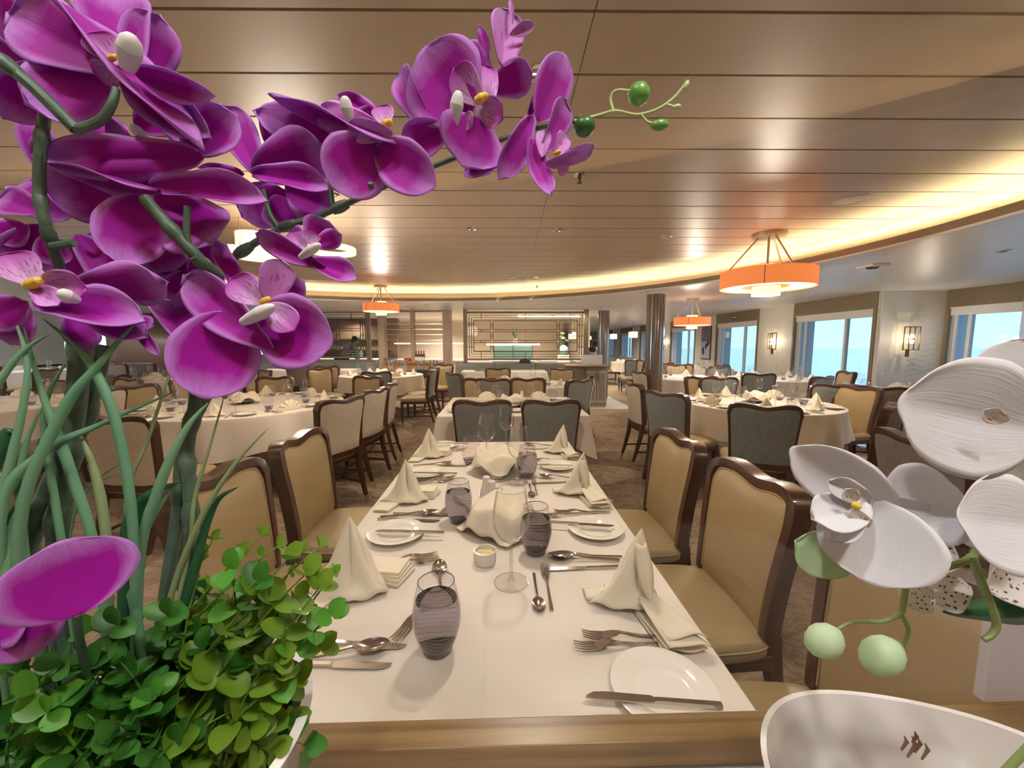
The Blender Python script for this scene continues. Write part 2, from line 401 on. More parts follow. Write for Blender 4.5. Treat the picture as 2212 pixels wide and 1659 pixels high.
def petal_mat(name, mid, edge, vein, tr=.25, tip=None):
    """silk petal: UV u runs base to tip, v across"""
    N = NT(name); uv = N.n('UVMap'); sp = N.n('SeparateXYZ'); N.l(uv.outputs[0], sp.inputs[0])
    a = N.n('Math', operation='SUBTRACT'); a.inputs[1].default_value = .5; N.l(sp.outputs['Y'], a.inputs[0])
    ab = N.n('Math', operation='ABSOLUTE'); N.l(a.outputs[0], ab.inputs[0])
    ab2 = N.n('Math', operation='MULTIPLY'); ab2.inputs[1].default_value = 2; N.l(ab.outputs[0], ab2.inputs[0])
    mxm = N.n('Math', operation='MAXIMUM'); N.l(ab2.outputs[0], mxm.inputs[0]); N.l(sp.outputs['X'], mxm.inputs[1])
    nz = N.n('TexNoise'); nz.inputs['Scale'].default_value = 6; N.l(uv.outputs[0], nz.inputs['Vector'])
    ad = N.n('Math', operation='MULTIPLY_ADD'); ad.inputs[1].default_value = .14; N.l(nz.outputs['Fac'], ad.inputs[0]); N.l(mxm.outputs[0], ad.inputs[2])
    r = N.ramp(ad.outputs[0], [(.74, mid), (.99, edge)] if not tip else [(.2, tip), (.7, mid), (1.12, edge)])
    for el in r.color_ramp.elements: el.position = min(el.position, 1.0)
    vm = N.n('Mapping'); vm.inputs['Scale'].default_value = (1.2, 26, 1); N.l(uv.outputs[0], vm.inputs[0])
    vn = N.n('TexNoise'); vn.inputs['Scale'].default_value = 1.4; vn.inputs['Detail'].default_value = 3; N.l(vm.outputs[0], vn.inputs['Vector'])
    vr = N.ramp(vn.outputs['Fac'], [(.40, (0,0,0)), (.62, (1,1,1))])
    mx = N.n('MixRGB'); N.l(vr.outputs[0], mx.inputs[0])
    hv = N.n('MixRGB'); hv.inputs[0].default_value = .22; N.l(r.outputs[0], hv.inputs[1]); hv.inputs[2].default_value = (*vein, 1)
    N.l(r.outputs[0], mx.inputs[2]); N.l(hv.outputs[0], mx.inputs[1])
    b = N.n('BsdfPrincipled'); b.inputs['Roughness'].default_value = .6; b.inputs['Sheen Weight'].default_value = .15
    b.inputs['Specular IOR Level'].default_value = .25
    N.l(mx.outputs[0], b.inputs['Base Color'])
    bp = N.n('Bump'); bp.inputs['Strength'].default_value = .18; bp.inputs['Distance'].default_value = .002
    N.l(vn.outputs['Fac'], bp.inputs['Height']); N.l(bp.outputs[0], b.inputs['Normal'])
    t = N.n('BsdfTranslucent'); N.l(mx.outputs[0], t.inputs[0])
    ms = N.n('MixShader'); ms.inputs[0].default_value = tr; N.l(b.outputs[0], ms.inputs[1]); N.l(t.outputs[0], ms.inputs[2])
    N.l(ms.outputs[0], N.out.inputs[0]); return N.m
M['petal'] = petal_mat('magenta_petal', (.42,.005,.41), (.62,.28,.82), (.33,.0,.32), tr=.32)
M['petal_w'] = petal_mat('white_petal', (.80,.81,.86), (.84,.84,.88), (.70,.72,.78), tr=.3)

def lip_mat(name, base, edge, stripe, freq=30, amount=.5, spots=False):
    N = NT(name); uv = N.n('UVMap'); sp = N.n('SeparateXYZ'); N.l(uv.outputs[0], sp.inputs[0])
    nz = N.n('TexNoise'); nz.inputs['Scale'].default_value = 7; N.l(uv.outputs[0], nz.inputs['Vector'])
    if spots:
        vo = N.n('TexVoronoi'); vo.inputs['Scale'].default_value = freq; N.l(uv.outputs[0], vo.inputs['Vector'])
        m = N.ramp(vo.outputs['Distance'], [(.22, (1,1,1)), (.32, (0,0,0))]).outputs[0]
    else:
        mp = N.n('Mapping'); mp.inputs['Scale'].default_value = (2.5, freq, 1); N.l(uv.outputs[0], mp.inputs[0])
        n2 = N.n('TexNoise'); n2.inputs['Scale'].default_value = 1; N.l(mp.outputs[0], n2.inputs['Vector'])
        m1 = N.ramp(n2.outputs['Fac'], [(.56, (0,0,0)), (.60, (1,1,1))]).outputs[0]
        m2 = N.ramp(sp.outputs['X'], [(.22, (0,0,0)), (.30, (1,1,1)), (.62, (1,1,1)), (.75, (0,0,0))]).outputs[0]
        mm = N.n('MixRGB', blend_type='MULTIPLY'); mm.inputs[0].default_value = 1; N.l(m1, mm.inputs[1]); N.l(m2, mm.inputs[2]); m = mm.outputs[0]
    r = N.ramp(sp.outputs['X'], [(.3, base), (.95, edge)])
    mx = N.n('MixRGB'); N.l(m, mx.inputs[0]); N.l(r.outputs[0], mx.inputs[1]); mx.inputs[2].default_value = (*stripe, 1)
    b = N.n('BsdfPrincipled'); b.inputs['Roughness'].default_value = .55; N.l(mx.outputs[0], b.inputs['Base Color'])
    t = N.n('BsdfTranslucent'); N.l(mx.outputs[0], t.inputs[0])
    ms = N.n('MixShader'); ms.inputs[0].default_value = .25; N.l(b.outputs[0], ms.inputs[1]); N.l(t.outputs[0], ms.inputs[2])
    N.l(ms.outputs[0], N.out.inputs[0]); return N.m
M['lip_petal'] = lip_mat('striped_magenta_lip', (.68,.40,.74), (.52,.06,.55), (.10,.0,.16), 40)
M['lip_plain'] = lip_mat('pale_magenta_lip', (.60,.22,.68), (.66,.34,.78), (.55,.10,.58), 6)
M['lip_w'] = lip_mat('striped_white_lip', (.84,.82,.74), (.84,.84,.86), (.35,.05,.05), 14)
M['spot_w'] = lip_mat('spotted_white_petal', (.80,.80,.78), (.84,.84,.82), (.10,.05,.07), 9, spots=True)
M['callus'] = pbr('yellow_callus', (.72,.48,.06), .5)
M['column'] = pbr('white_column', (.80,.80,.80), .45, trans=.15)
# ================================================================ SETTING
LOWZ, HIGHZ, RC, CC = 2.20, 2.42, 5.0, Vector((-1.6, 3.25, 0))
XL, XR, YB, YF = -12.0, 9.0, -2.2, 32.0

# floor: carpet with a pale stone walkway let in
struct('floor', MB().add([(XL,YB,0),(XR,YB,0),(XR,YF,0),(XL,YF,0)], [(0,1,2,3)]), M['carpet'])
w0 = W(1287, 884, 0); w1 = W(1340, 834, 0)
tl = MB()
ny = 6
for i in range(ny):
    for j in range(2):
        ya = w0.y + (w1.y - w0.y) * i / ny; yb = w0.y + (w1.y - w0.y) * (i + 1) / ny
        xa = 1.35 + .72 * j
        tl.box((xa + .36, (ya + yb) / 2, .003), (.71, yb - ya - .02, .006))
struct('floor_walkway', tl, M['stone'])

# low outer ceiling with the round opening
n = 128
def rect_hit(a):
    d = Vector((cos(a), sin(a))); ts = []
    if abs(d.x) > 1e-6: ts += [((XR if d.x > 0 else XL) - CC.x) / d.x]
    if abs(d.y) > 1e-6: ts += [((YF if d.y > 0 else YB) - CC.y) / d.y]
    t = min(ts); return (CC.x + d.x * t, CC.y + d.y * t)
angs = sorted([2*pi*i/n for i in range(n)] + [atan2(y-CC.y, x-CC.x) % (2*pi) for x in (XL, XR) for y in (YB, YF)])
vs, fs = [], []
for a in angs:
    x, y = rect_hit(a); vs += [(CC.x + RC*cos(a), CC.y + RC*sin(a), LOWZ), (x, y, LOWZ)]
k = len(angs)
for i in range(k): j = (i+1) % k; fs.append((2*i, 2*i+1, 2*j+1, 2*j))
struct('ceiling_outer', MB().add(vs, fs), M['soffit'], smooth=False)
# lip and trough of the light cove
mb = MB(); mb.lathe([(RC, LOWZ-.004), (RC, LOWZ+.075), (RC+.05, LOWZ+.075), (RC+.05, LOWZ+.03), (RC+.62, LOWZ+.03), (RC+.62, HIGHZ+.04)], 128, CC)
struct('trim_1', mb, M['lip'])
mb = MB(); mb.lathe([(RC+.05, LOWZ-.006), (RC-.004, LOWZ-.006), (RC-.004, LOWZ+.012)], 128, CC)
struct('trim_2', mb, M['white'])
mb = MB(); mb.lathe([(RC+.20, LOWZ+.034), (RC+.20, LOWZ+.05), (RC+.26, LOWZ+.05), (RC+.26, LOWZ+.034)], 128, CC)
tag(obj('cove_light_strip', mb, M['cove']), 'warm strip light hidden in the round ceiling cove', 'strip light')
# raised ceiling of long metal planks
RR, pitch, gap, rot = RC + .62, .302, .013, radians(-1.3)
pl = MB(); yy = 1.42 - CC.y - pitch * 20
while yy < RR:
    a, b = yy + gap, yy + pitch
    m = max(abs(a), abs(b))
    if m < RR - .02:
        L = sqrt(RR*RR - min(abs(a), abs(b))**2 if a*b > 0 else RR*RR)
        cuts = [-L] + [c for c in (-3.6, .35 + CC.x + 3.2, ) if abs(c) < L] + [L]
        for c0, c1 in zip(cuts, cuts[1:]):
            pl.box(((c0+c1)/2, (a+b)/2, .01), (c1-c0-.003, b-a, .02))
    yy += pitch
pl.move(Matrix.Translation((CC.x, CC.y, HIGHZ)) @ Matrix.Rotation(rot, 4, 'Z'))
struct('ceiling', pl, M['ceil'], smooth=False)
struct('ceiling_backing', MB().lathe([(0, HIGHZ+.035), (RR+.02, HIGHZ+.035)], 96, CC), M['ceil_gap'])

# ---------------------------------------------------------------- window wall (right)
def wx(y): return 6.14 + .0517 * (y - 6.3)
def wy(px):
    lo, hi = 3.0, 80.0
    for _ in range(60):
        mid = (lo + hi) / 2
        if PX((wx(mid), mid, 1.5))[0] > px: lo = mid
        else: hi = mid
    return lo
wa = math.atan(.0517)
def wbox(mb, y0, y1, z0, z1, d0, d1):
    """box along the window wall; d = depth outward from its face"""
    c = Vector((wx((y0+y1)/2), (y0+y1)/2, (z0+z1)/2)); nrm = Vector((cos(wa), -sin(wa), 0))
    return mb.box(c + nrm * (d0+d1)/2, (d1-d0, (y1-y0)/cos(wa), z1-z0), rz=-wa)
WIN = [(1712, 1891), (1546, 1638), (1448, 1502), (1382, 1405), (1340, 1366), (1311, 1327)]
spans = [(wy(b), wy(a)) for a, b in WIN]
SILL, HEAD = .55, 1.93
wallmb = MB(); prev = 6.3
for (y0, y1) in spans:
    if y0 - prev > .02: wbox(wallmb, prev, y0, 0, LOWZ, 0, .45)
    wbox(wallmb, y0, y1, 0, SILL, 0, .45); wbox(wallmb, y0, y1, HEAD+.02, LOWZ, .10, .45)
    prev = y1
wbox(wallmb, prev, 34, 0, LOWZ, 0, .45)
struct('wall_right', wallmb, M['wall_cream'], smooth=False)
def make_window(idx, y0, y1, bx, label):
    r = bpy.data.objects.new('window_%d' % idx, None); COL.objects.link(r); r['kind'] = 'structure'
    w = y1 - y0; e = .07
    s = MB(); bx(s, y0, y1, HEAD, LOWZ, -.012, .09); bx(s, y0, y0+e, SILL, HEAD, -.012, .05); bx(s, y1-e*.6, y1, SILL, HEAD, -.012, .05)
    obj('surround', s, M['surround'], r, smooth=False)
    v = MB(); bx(v, y0+e, y1-e*.6, SILL-.03, SILL, -.02, .40); bx(v, y0+e-.03, y0+e, SILL, HEAD, .05, .40); bx(v, y1-e*.6, y1-e*.6+.02, SILL, HEAD, .05, .40)
    bx(v, y0+e, y1-e*.6, HEAD-.02, HEAD, 0, .4)
    obj('reveal', v, M['reveal'], r, smooth=False)
    b = MB(); bx(b, y0+e, y1-e*.6, HEAD-.13, HEAD-.005, .02, .09)
    obj('blind_header', b, M['white'], r, smooth=False, bevel=.01)
    f = MB(); a0, a1 = y0+e, y1-e*.6
    for yc, t in ((a0+.025, .05), (a0+(a1-a0)*.36, .05), (a1-(a1-a0)*.10, .05), (a1-.02, .04)): bx(f, yc-t/2, yc+t/2, SILL, HEAD, .10, .16)
    bx(f, a0, a1, SILL, SILL+.05, .10, .16); bx(f, a0, a1, HEAD-.06, HEAD-.02, .10, .16)
    obj('window_frame', f, M['reveal'], r, smooth=False)
    p = MB(); bx(p, a0, a1, SILL+.02, HEAD-.03, .125, .131)
    obj('pane', p, M['pane'], r, smooth=False)
    return r
M['pane'] = glass('window_glass', (.72,.76,.80), .8, 1.45)
for i, (y0, y1) in enumerate(spans): make_window(i+1, y0, y1, wbox, '')
# stepped bay nearer the camera: wave panel facing the room, then the next window
X5 = 7.12
struct('wall_bay', MB().box(((6.14+X5)/2+.02, 6.33, LOWZ/2), (X5-6.14+.04, .10, LOWZ), rz=radians(-6)), M['wave'], smooth=False)
def bbox(mb, y0, y1, z0, z1, d0, d1): return mb.box((X5+(d0+d1)/2, (y0+y1)/2, (z0+z1)/2), (d1-d0, y1-y0, z1-z0))
w5 = MB(); y50, y51 = 4.05, 6.22
bbox(w5, y50, y51, 0, SILL, 0, .45); bbox(w5, y50, y51, HEAD+.02, LOWZ, .10, .45); bbox(w5, YB, y50, 0, LOWZ, 0, .45)
struct('wall_right_bay', w5, M['wall_cream'], smooth=False)
make_window(7, y50, y51, bbox, '')
# the sea outside
struct('sea', MB().add([(7.5,-900,-18),(2600,-900,-18),(2600,1500,-18),(7.5,1500,-18)], [(0,1,2,3)]), M['sea'])
# ---------------------------------------------------------------- other walls
struct('wall_back', MB().box((-1.5, YB-.05, 1.25), (22, .1, 2.6)), M['wall_beige'])
wl = MB()
wl.box((XL-.05, 15, .4), (.1, 35, .8)); wl.box((XL-.05, 15, 2.1), (.1, 35, .5))
for y in range(-2, 32, 4): wl.box((XL-.05, y+.6, 1.3), (.1, 1.6, 1.1))
struct('wall_left', wl, M['wall_cream'])
struct('wall_far', MB().box((-1, YF-.05, 1.1), (22, .1, 2.2)), M['wall_cream'])
# curved brown wall at the far left and the back of the buffet hall
bw = MB(); a0 = A(232, 760, 10.8); a1 = A(540, 760, 10.9)
bw.grid(lambda u, v: (a0.x + (a1.x-a0.x)*u, a0.y + 1.0*sin(pi*u)*.8 + (a1.y-a0.y)*u, v*LOWZ), 20, 1)
struct('wall_curved', bw, M['brown_wall'] if 'brown_wall' in M else pbr('brown_panel', (.20,.13,.095), .4, col2=(.24,.16,.12), scale=2), solid=.08)
struct('wall_buffet', MB().box((-1.6, 16.4, 1.1), (8.4, .1, 2.2)), M['wall_beige'])
struct('wall_buffet_side', MB().box((2.85, 14.6, 1.1), (.1, 3.5, 2.2)), M['wall_beige'])

# pillars
def pillar(px, Z, r, label):
    p = A(px, 742, Z); t = thing('pillar', label, 'pillar', (p.x, p.y, 0))
    prof = []
    nlobe = 4; vs = []; nn = 48
    mb = MB(); ring = [(r*(1+.10*cos(nlobe*2*pi*i/nn)*1.0)*cos(2*pi*i/nn), r*(1+.10*cos(nlobe*2*pi*i/nn))*sin(2*pi*i/nn)) for i in range(nn)]
    mb.prism(ring, 0, LOWZ-.055); obj('shaft', mb, M['pillar'], t, angle=30)
    g = MB()
    for i in range(4):
        a = pi/4 + i*pi/2; g.box((cos(a)*r*.96, sin(a)*r*.96, (LOWZ-.06)/2), (.012, .012, LOWZ-.06), rz=a)
    obj('chrome_strip', g, M['chrome'], t); t.children[-1]['label'] = 'thin bright metal strips'
    obj('collar', MB().lathe([(r*.8, LOWZ-.055), (r*.8, LOWZ-.012), (r*1.25, LOWZ-.012), (r*1.25, LOWZ-.001)], 40), M['soffit'], t)
    return t
pillar(1414, 6.5, .137, 'brown fluted pillar standing beside the round tables on the aisle')
pillar(1303, 9.7, .125, 'slimmer brown pillar standing behind the host desk')

# low wall, oak rail, counter and glass in front of the camera
rb = W(1106, 1548, .893); rf = W(1106, 1612, .893)
struct('wall_front', MB().box((.35, (rb.y+rf.y)/2, .43), (5, rb.y-rf.y-.006, .86)), M['wall_cream'])
struct('trim_3', MB().box((.35, (rb.y+rf.y)/2, .876), (5, rb.y-rf.y, .034)), M['oak'], bevel=.002)
ct = MB().box((.35, rf.y-.221, .845), (5, .44, .03))
tag(obj('counter', ct, M['counter'], bevel=.004), 'white counter top below the oak rail under the flower pots', 'counter')
struct('wall_counter', MB().box((.35, .14, .41), (5, .34, .82)), M['wall_cream'])
M['screen_glass'] = glass('screen_glass', (.985,.985,.985), .55, 1.45)
gp = MB().box((.2, rb.y-.012, .893+.70), (3.6, .006, 1.40))
tag(obj('glass_screen', gp, M['screen_glass'], smooth=False), 'clear glass screen standing on the oak rail behind the flowers', 'glass screen')
# panel added at the right end of the rail, imitating a pale glass reflection
N = NT('reflection_panel'); d_ = N.n('BsdfPrincipled'); d_.inputs['Base Color'].default_value = (.62,.60,.66,1); d_.inputs['Roughness'].default_value = .5
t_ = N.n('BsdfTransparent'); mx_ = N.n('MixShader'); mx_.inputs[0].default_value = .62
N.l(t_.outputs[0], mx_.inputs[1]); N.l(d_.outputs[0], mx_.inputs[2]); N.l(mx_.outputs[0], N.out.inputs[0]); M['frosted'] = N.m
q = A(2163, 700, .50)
tag(obj('reflection_panel', MB().box((q.x+.15, rb.y+.006, .895+.69), (.30, .012, 1.38)), M['frosted'], smooth=False), 'pale added panel imitating a glass reflection at the right end of the oak rail', 'reflection panel')

# ================================================================ FAR PARTITION
ZP = 10.0
def P(px, py, Z=ZP): return A(px, py, Z)
def hbox(mb, px0, px1, py0, py1, Z, dep, zoff=0):
    a, b = P(px0, py1, Z), P(px1, py0, Z)
    return mb.box(((a.x+b.x)/2, (a.y+b.y)/2+zoff, (a.z+b.z)/2), (b.x-a.x, dep, abs(b.z-a.z)), rz=-YAW)
def span(px0, px1, z0, z1, Z, dep):
    a, b = P(px0, 742, Z), P(px1, 742, Z)
    return MB().box(((a.x+b.x)/2, (a.y+b.y)/2, (z0+z1)/2), (b.x-a.x, dep, z1-z0), rz=-YAW)
struct('wall_partition', span(984, 1262, 0, .88, 10.05, .12), M['grey_wood'], smooth=False)
struct('wall_partition_left', span(500, 812, 0, .92, 10.65, .12), M['grey_wood'], smooth=False)
def screen(name, label, posts, x0, x1, y0, y1, Z, lines, pane=True):
    t = thing(name, label, 'screen', P((x0+x1)/2, 742, Z)*1); t.location.z = 0
    o = Vector(t.location)
    def loc(mb): return mb.move(Matrix.Translation(-o))
    for a, b in posts:
        w = span(a, b, .86, LOWZ, Z, .10); obj('post', loc(w), M['taupe_wood'], t, smooth=False)
    mb = MB(); hbox(mb, x0, x1, y0-4, y0, Z, .07); hbox(mb, x0, x1, y1, y1+4, Z, .07)
    obj('frame', loc(mb), M['taupe_wood'], t, smooth=False)
    mb = MB()
    for a in lines: hbox(mb, *a, Z, .018)
    obj('fretwork', loc(mb), M['bronze'], t, smooth=False)
    if pane:
        mb = MB(); hbox(mb, x0, x1, y0, y1, Z, .006, .02); obj('pane', loc(mb), M['pane_clear'], t, smooth=False)
    return t
M['pane_clear'] = glass('partition_glass', (.97,.97,.965), .45, 1.45)
def fret(x0, x1, y0, y1):
    L = []; t = .62
    H = lambda xa, xb, y: L.append((xa, xb, y-t, y+t)); V = lambda x, ya, yb: L.append((x-t, x+t, ya, yb))
    for k, d in enumerate((4, 9, 14)):      # nested outer frames
        H(x0+d, x1-d, y0+d); V(x0+d, y0+d, y1-d); V(x1-d, y0+d, y1-d); H(x0+d, x1-d, y1-d-0)
    w = x1 - x0; hgt = y1 - y0
    rows = [(y0+.17*hgt, y0+.36*hgt), (y0+.41*hgt, y0+.60*hgt), (y0+.65*hgt, y0+.84*hgt)]
    cols = [(x0+14, x0+.20*w), (x0+.22*w, x1-.23*w), (x1-.21*w, x1-14)]
    for ya, yb in rows:
        for xa, xb in cols: H(xa, xb, ya); H(xa, xb, yb); V(xa, ya, yb); V(xb, ya, yb)
    for ya, yb in rows:
        m = (ya+yb)/2; H(x0, x0+14, m); H(x1-14, x1, m); H(cols[0][1], cols[1][0], m); H(cols[1][1], cols[2][0], m)
    for x in (x0+.12*w, x0+.5*w, x1-.12*w):
        V(x, y0, y0+12); V(x, y1-13, y1)
        for (a, b), (c, d) in zip(rows, rows[1:]): V(x, b, c)
    return L
screen('metal_fretwork_screen', 'bronze fretwork screen with glass above the grey bench, nearest the host desk', [(1001.5, 1009.5), (1261, 1270)], 1009.5, 1261, 677, 774, 10.0, fret(1009.5, 1261, 677, 774))
screen('metal_fretwork_screen', 'bronze fretwork screen left of the wine shelves, partly behind magenta flowers', [(793, 801), (500, 508)], 508, 793, 676, 770, 10.65, fret(508, 793, 676, 770))

# wine shelf unit in the middle
us = thing('shelf_unit', 'open wooden shelf divider with glass shelves and wine bottles behind the round table', 'shelf unit', P(890, 742, 10.3)); us.location.z = 0
o = Vector(us.location); Tm = Matrix.Translation(-o)
for a, b in ((820, 834), (889.5, 896.5), (958, 976)): obj('post', span(a, b, 0, LOWZ-.002, 10.3, .22).move(Tm), M['shelf_wood'] if 'shelf_wood' in M else M.setdefault('shelf_wood', pbr('pale_walnut', (.36,.27,.20), .4, col2=(.42,.32,.24), scale=5, stretch=(6,6,.5))), us, smooth=False)
for y in (700, 711.5, 723, 735):
    for a, b in ((834, 889.5), (896.5, 958)):
        mb = MB(); hbox(mb, a, b, y-.7, y+.7, 10.3, .20); obj('shelf', mb.move(Tm), M['brass'], us, smooth=False)
mb = MB(); hbox(mb, 820, 976, 668, 674, 10.3, .22); obj('head_rail', mb.move(Tm), M['taupe_wood'], us, smooth=False)
obj('cupboard', span(834, 958, .02, .865, 10.3, .34).move(Tm), M['orange_wood'], us, smooth=False)
mb = span(832, 960, .865, .89, 10.28, .42); obj('worktop', mb.move(Tm), M['orange_wood'], us, smooth=False)
WT = .89
def bucket(label, p):
    if 'bucket' not in PROTO:
        t = thing('ice_bucket', label, 'ice bucket', p, 0, 'steel ice buckets by the wine shelves')
        obj('body', MB().lathe([(0,0), (.075,0), (.082,.01), (.098,.20), (.102,.20), (.102,.205), (.094,.205), (.078,.02), (0,.018)], 28), M['steel_bucket'], t)
        for s in (-1, 1): obj('handle', MB().tube([(s*.098,0,.17), (s*.125,0,.17), (s*.13,0,.15), (s*.125,0,.13), (s*.095,0,.13)], .006, 6), M['steel_bucket'], t)
        PROTO['bucket'] = (t, True); return t
    return dup(PROTO['bucket'][0], p, 0, label, 'steel ice buckets by the wine shelves')
st = thing('service_table', 'small dark clothed service table holding the steel ice buckets', 'table', A(890, 742, 9.55)); st.location.z = 0
obj('tabletop', MB().box((0,0,.735), (1.4,.5,.03)), M['taupe_wood'], st, smooth=False)
for sx in (-1,1):
    for sy in (-1,1): obj('leg', MB().box((sx*.62, sy*.2, .36), (.05,.05,.72)), M['taupe_wood'], st, smooth=False)
for i, px in enumerate((846, 871, 909, 937)):
    p = A(px, 780, 9.55); p.z = .75
    bucket('steel ice bucket on the service table, %s from the left' % ('first', 'second', 'third', 'fourth')[i], p)
blk = A(917, 742, 9.25); blk.z = 0
tag(obj('black_cloth', MB().box((0,0,0), (.42,.016,.20)), M['black'], loc=(blk.x, st.location.y-.259, .648)), 'black cloth hanging down the front of the service table', 'cloth')
for i, px in enumerate((899, 904.5, 910, 915.5)):
    p = A(px, 760, 10.22); p.z = WT
    if i == 0:
        t = thing('wine_bottle', '', 'bottle', p, 0, 'brown bottles on the shelf worktop')
        obj('body', MB().lathe([(0,0), (.034,0), (.036,.01), (.036,.16), (.03,.19), (.014,.22), (.0135,.27), (.015,.272), (.015,.285), (0,.285)], 20), M['bottle'], t)
        obj('label', MB().lathe([(.0366,.03), (.0366,.13)], 20), M['label'], t)
        PROTO['bottle'] = (t, True)
    else: t = dup(PROTO['bottle'][0], p)
    t['label'] = 'brown bottle with white label on the shelf worktop, %s of the four from the left' % ('first', 'second', 'third', 'last')[i]
for i, px in enumerate((876, 884)):
    p = A(px, 760, 10.2); p.z = WT
    tag(obj('red_tin', MB().lathe([(0,0), (.045,0), (.045,.10), (0,.10)], 20), M['red'], loc=p), ('red tin on the shelf worktop beside the steel buckets', 'red tin on the shelf worktop nearest the bottles')[i], 'tin')
for i, px in enumerate((831, 836, 843, 849, 855)):
    p = A(px, 760, 10.22); p.z = WT
    tag(obj('stacked_glass', MB().lathe([(.026,0), (.036,.10), (.036,.102), (.024,.004)], 16), M['glass_far'] if 'glass_far' in M else M.setdefault('glass_far', glass('bluish_glass', (.80,.84,.88), 1, 1.6, .12)), loc=p), 'clear glass standing on the shelf worktop left of the bottles', 'glass', 'glasses on the shelf worktop')

# benches
def bench(label, px0, px1, Z, mat, n):
    t = thing('banquette_bench', label, 'bench', A((px0+px1)/2, 742, Z)); t.location.z = 0; o = Vector(t.location); Tm = Matrix.Translation(-o)
    obj('seat', span(px0, px1, .10, .46, Z-.30, .55).move(Tm), mat, t, bevel=.03)
    obj('plinth', span(px0+1, px1-1, 0, .105, Z-.27, .45).move(Tm), M['taupe_wood'], t, smooth=False)
    for i in range(n):
        a = px0 + (px1-px0)*i/n; b = px0 + (px1-px0)*(i+1)/n
        obj('back_panel', span(a+.3, b-.3, .46, .86, Z, .14).move(Tm), mat, t, bevel=.02)
    return t
bench('green grey upholstered bench below the fretwork screen by the host desk', 983, 1243, 9.85, M['bench'], 3)
bench('green grey upholstered bench along the left screen behind magenta flowers', 545, 815, 10.45, M['bench'], 3)
bench('dark brown upholstered bench by the curved brown wall', 262, 330, 10.2, M['brown_bench'], 1)

# host desk
hd = thing('host_desk', 'grey brown host desk with panelled doors at the end of the bench', 'desk', W(1287, 882, 0), radians(0))
dw, dd, dh = .62, .78, .885
obj('body', MB().box((.0, dd/2, dh/2+.03), (.44, dd, dh-.06)), M['grey_wood'], hd, smooth=False)
obj('side_panel', MB().box((-.44, .25, dh/2), (.44, .30, dh)), M['grey_wood'], hd, smooth=False)
obj('plinth', MB().box((.01, dd/2, .04), (.40, dd-.04, .08)), M['steel'], hd, smooth=False)
for k in (0, 1):
    x = .06 + k*.001
    d = obj('door', MB().box((-.10+.105*2*k, -.008, .46), (.19, .016, .68)), M['desk_door'] if 'desk_door' in M else M.setdefault('desk_door', pbr('pale_grey_lacquer', (.40,.40,.42), .3)), hd, smooth=False)
    obj('inset', MB().box((-.10+.21*k, -.018, .46), (.13, .006, .58)), M['grey_wood'], d, smooth=False)
    obj('handle', MB().box((-.03+.07*k, -.028, .66), (.010, .022, .16)), M['steel'], d, smooth=False)
obj('top', MB().box((-.2, dd/2-.1, dh+.012), (.90, dd+.06, .025)), M['taupe_wood'], hd, smooth=False)
scr = A(1278, 777, 8.62); scr.z = dh+.024
sc_ = thing('desk_shield', 'pale acrylic shield standing on top of the host desk', 'shield', scr)
obj('front_sheet', MB().box((0,0,.105), (.46,.012,.20)), M['frosted'], sc_, smooth=False)
obj('side_sheet', MB().box((.235,.14,.105), (.012,.28,.20)), M['frosted'], sc_, smooth=False)

# ---------------------------------------------------------------- buffet hall behind the screens
bc = thing('buffet_counter', 'teal fronted buffet counter seen through the fretwork screen', 'buffet', A(1108, 742, 13.0)); bc.location.z = 0
obj('body', MB().box((0,0,.40), (1.35,.8,.80)), M['teal'], bc, smooth=False)
obj('counter_top', MB().box((0,0,.83), (1.5,.95,.05)), M['white'], bc, smooth=False)
for s in (-1, 0, 1): obj('guard_post', MB().box((s*.62,-.2,1.08), (.025,.025,.46)), M['steel'], bc, smooth=False)
obj('lit_canopy', MB().box((0,-.1,1.33), (1.7,.5,.05)), M['diffuser'], bc, smooth=False)
obj('back_panel', MB().box((0,.25,1.08), (1.30,.03,.44)), M['teal'], bc, smooth=False)
obj('sneeze_guard', MB().box((0,-.36,1.15), (1.5,.01,.26), m=Matrix.Rotation(radians(-25), 4, 'X')), M['pane_clear'], bc, smooth=False)
b2 = thing('buffet_counter', 'white topped side buffet to the right of the teal counter', 'buffet', A(1205, 742, 13.2)); b2.location.z = 0
obj('body', MB().box((0,0,.40), (1.1,.7,.80)), M['wall_beige'], b2, smooth=False)
obj('counter_top', MB().box((0,0,.83), (1.2,.8,.05)), M['white'], b2, smooth=False)
b3 = thing('buffet_counter', 'pale topped serving counter seen behind the wine shelves', 'buffet', A(930, 742, 13.0)); b3.location.z = 0
obj('body', MB().box((0,0,.40), (2.2,.7,.80)), M['wall_beige'], b3, smooth=False)
obj('counter_top', MB().box((0,0,.83), (2.4,.8,.05)), M['white'], b3, smooth=False)
obj('lit_shelf', MB().box((0,.1,1.36), (2.3,.4,.04)), M['diffuser'], b3, smooth=False)
b4 = thing('bar_counter', 'dark bar counter with glass racks behind the left screen', 'bar', A(720, 742, 12.6)); b4.location.z = 0
obj('body', MB().box((0,0,.42), (2.6,.6,.84)), M['taupe_wood'], b4, smooth=False)
obj('counter_top', MB().box((0,0,.86), (2.7,.7,.04)), M['white'], b4, smooth=False)
obj('back_cabinet', MB().box((0,1.0,1.1), (3.6,.3,2.18)), M['bar_dark'] if 'bar_dark' in M else M.setdefault('bar_dark', pbr('dark_walnut', (.07,.045,.03), .4, col2=(.10,.065,.045), scale=4)), b4, smooth=False)
for z in (1.15, 1.5): obj('shelf', MB().box((0,.80,z), (3.2,.14,.025)), M['brass'], b4, smooth=False)
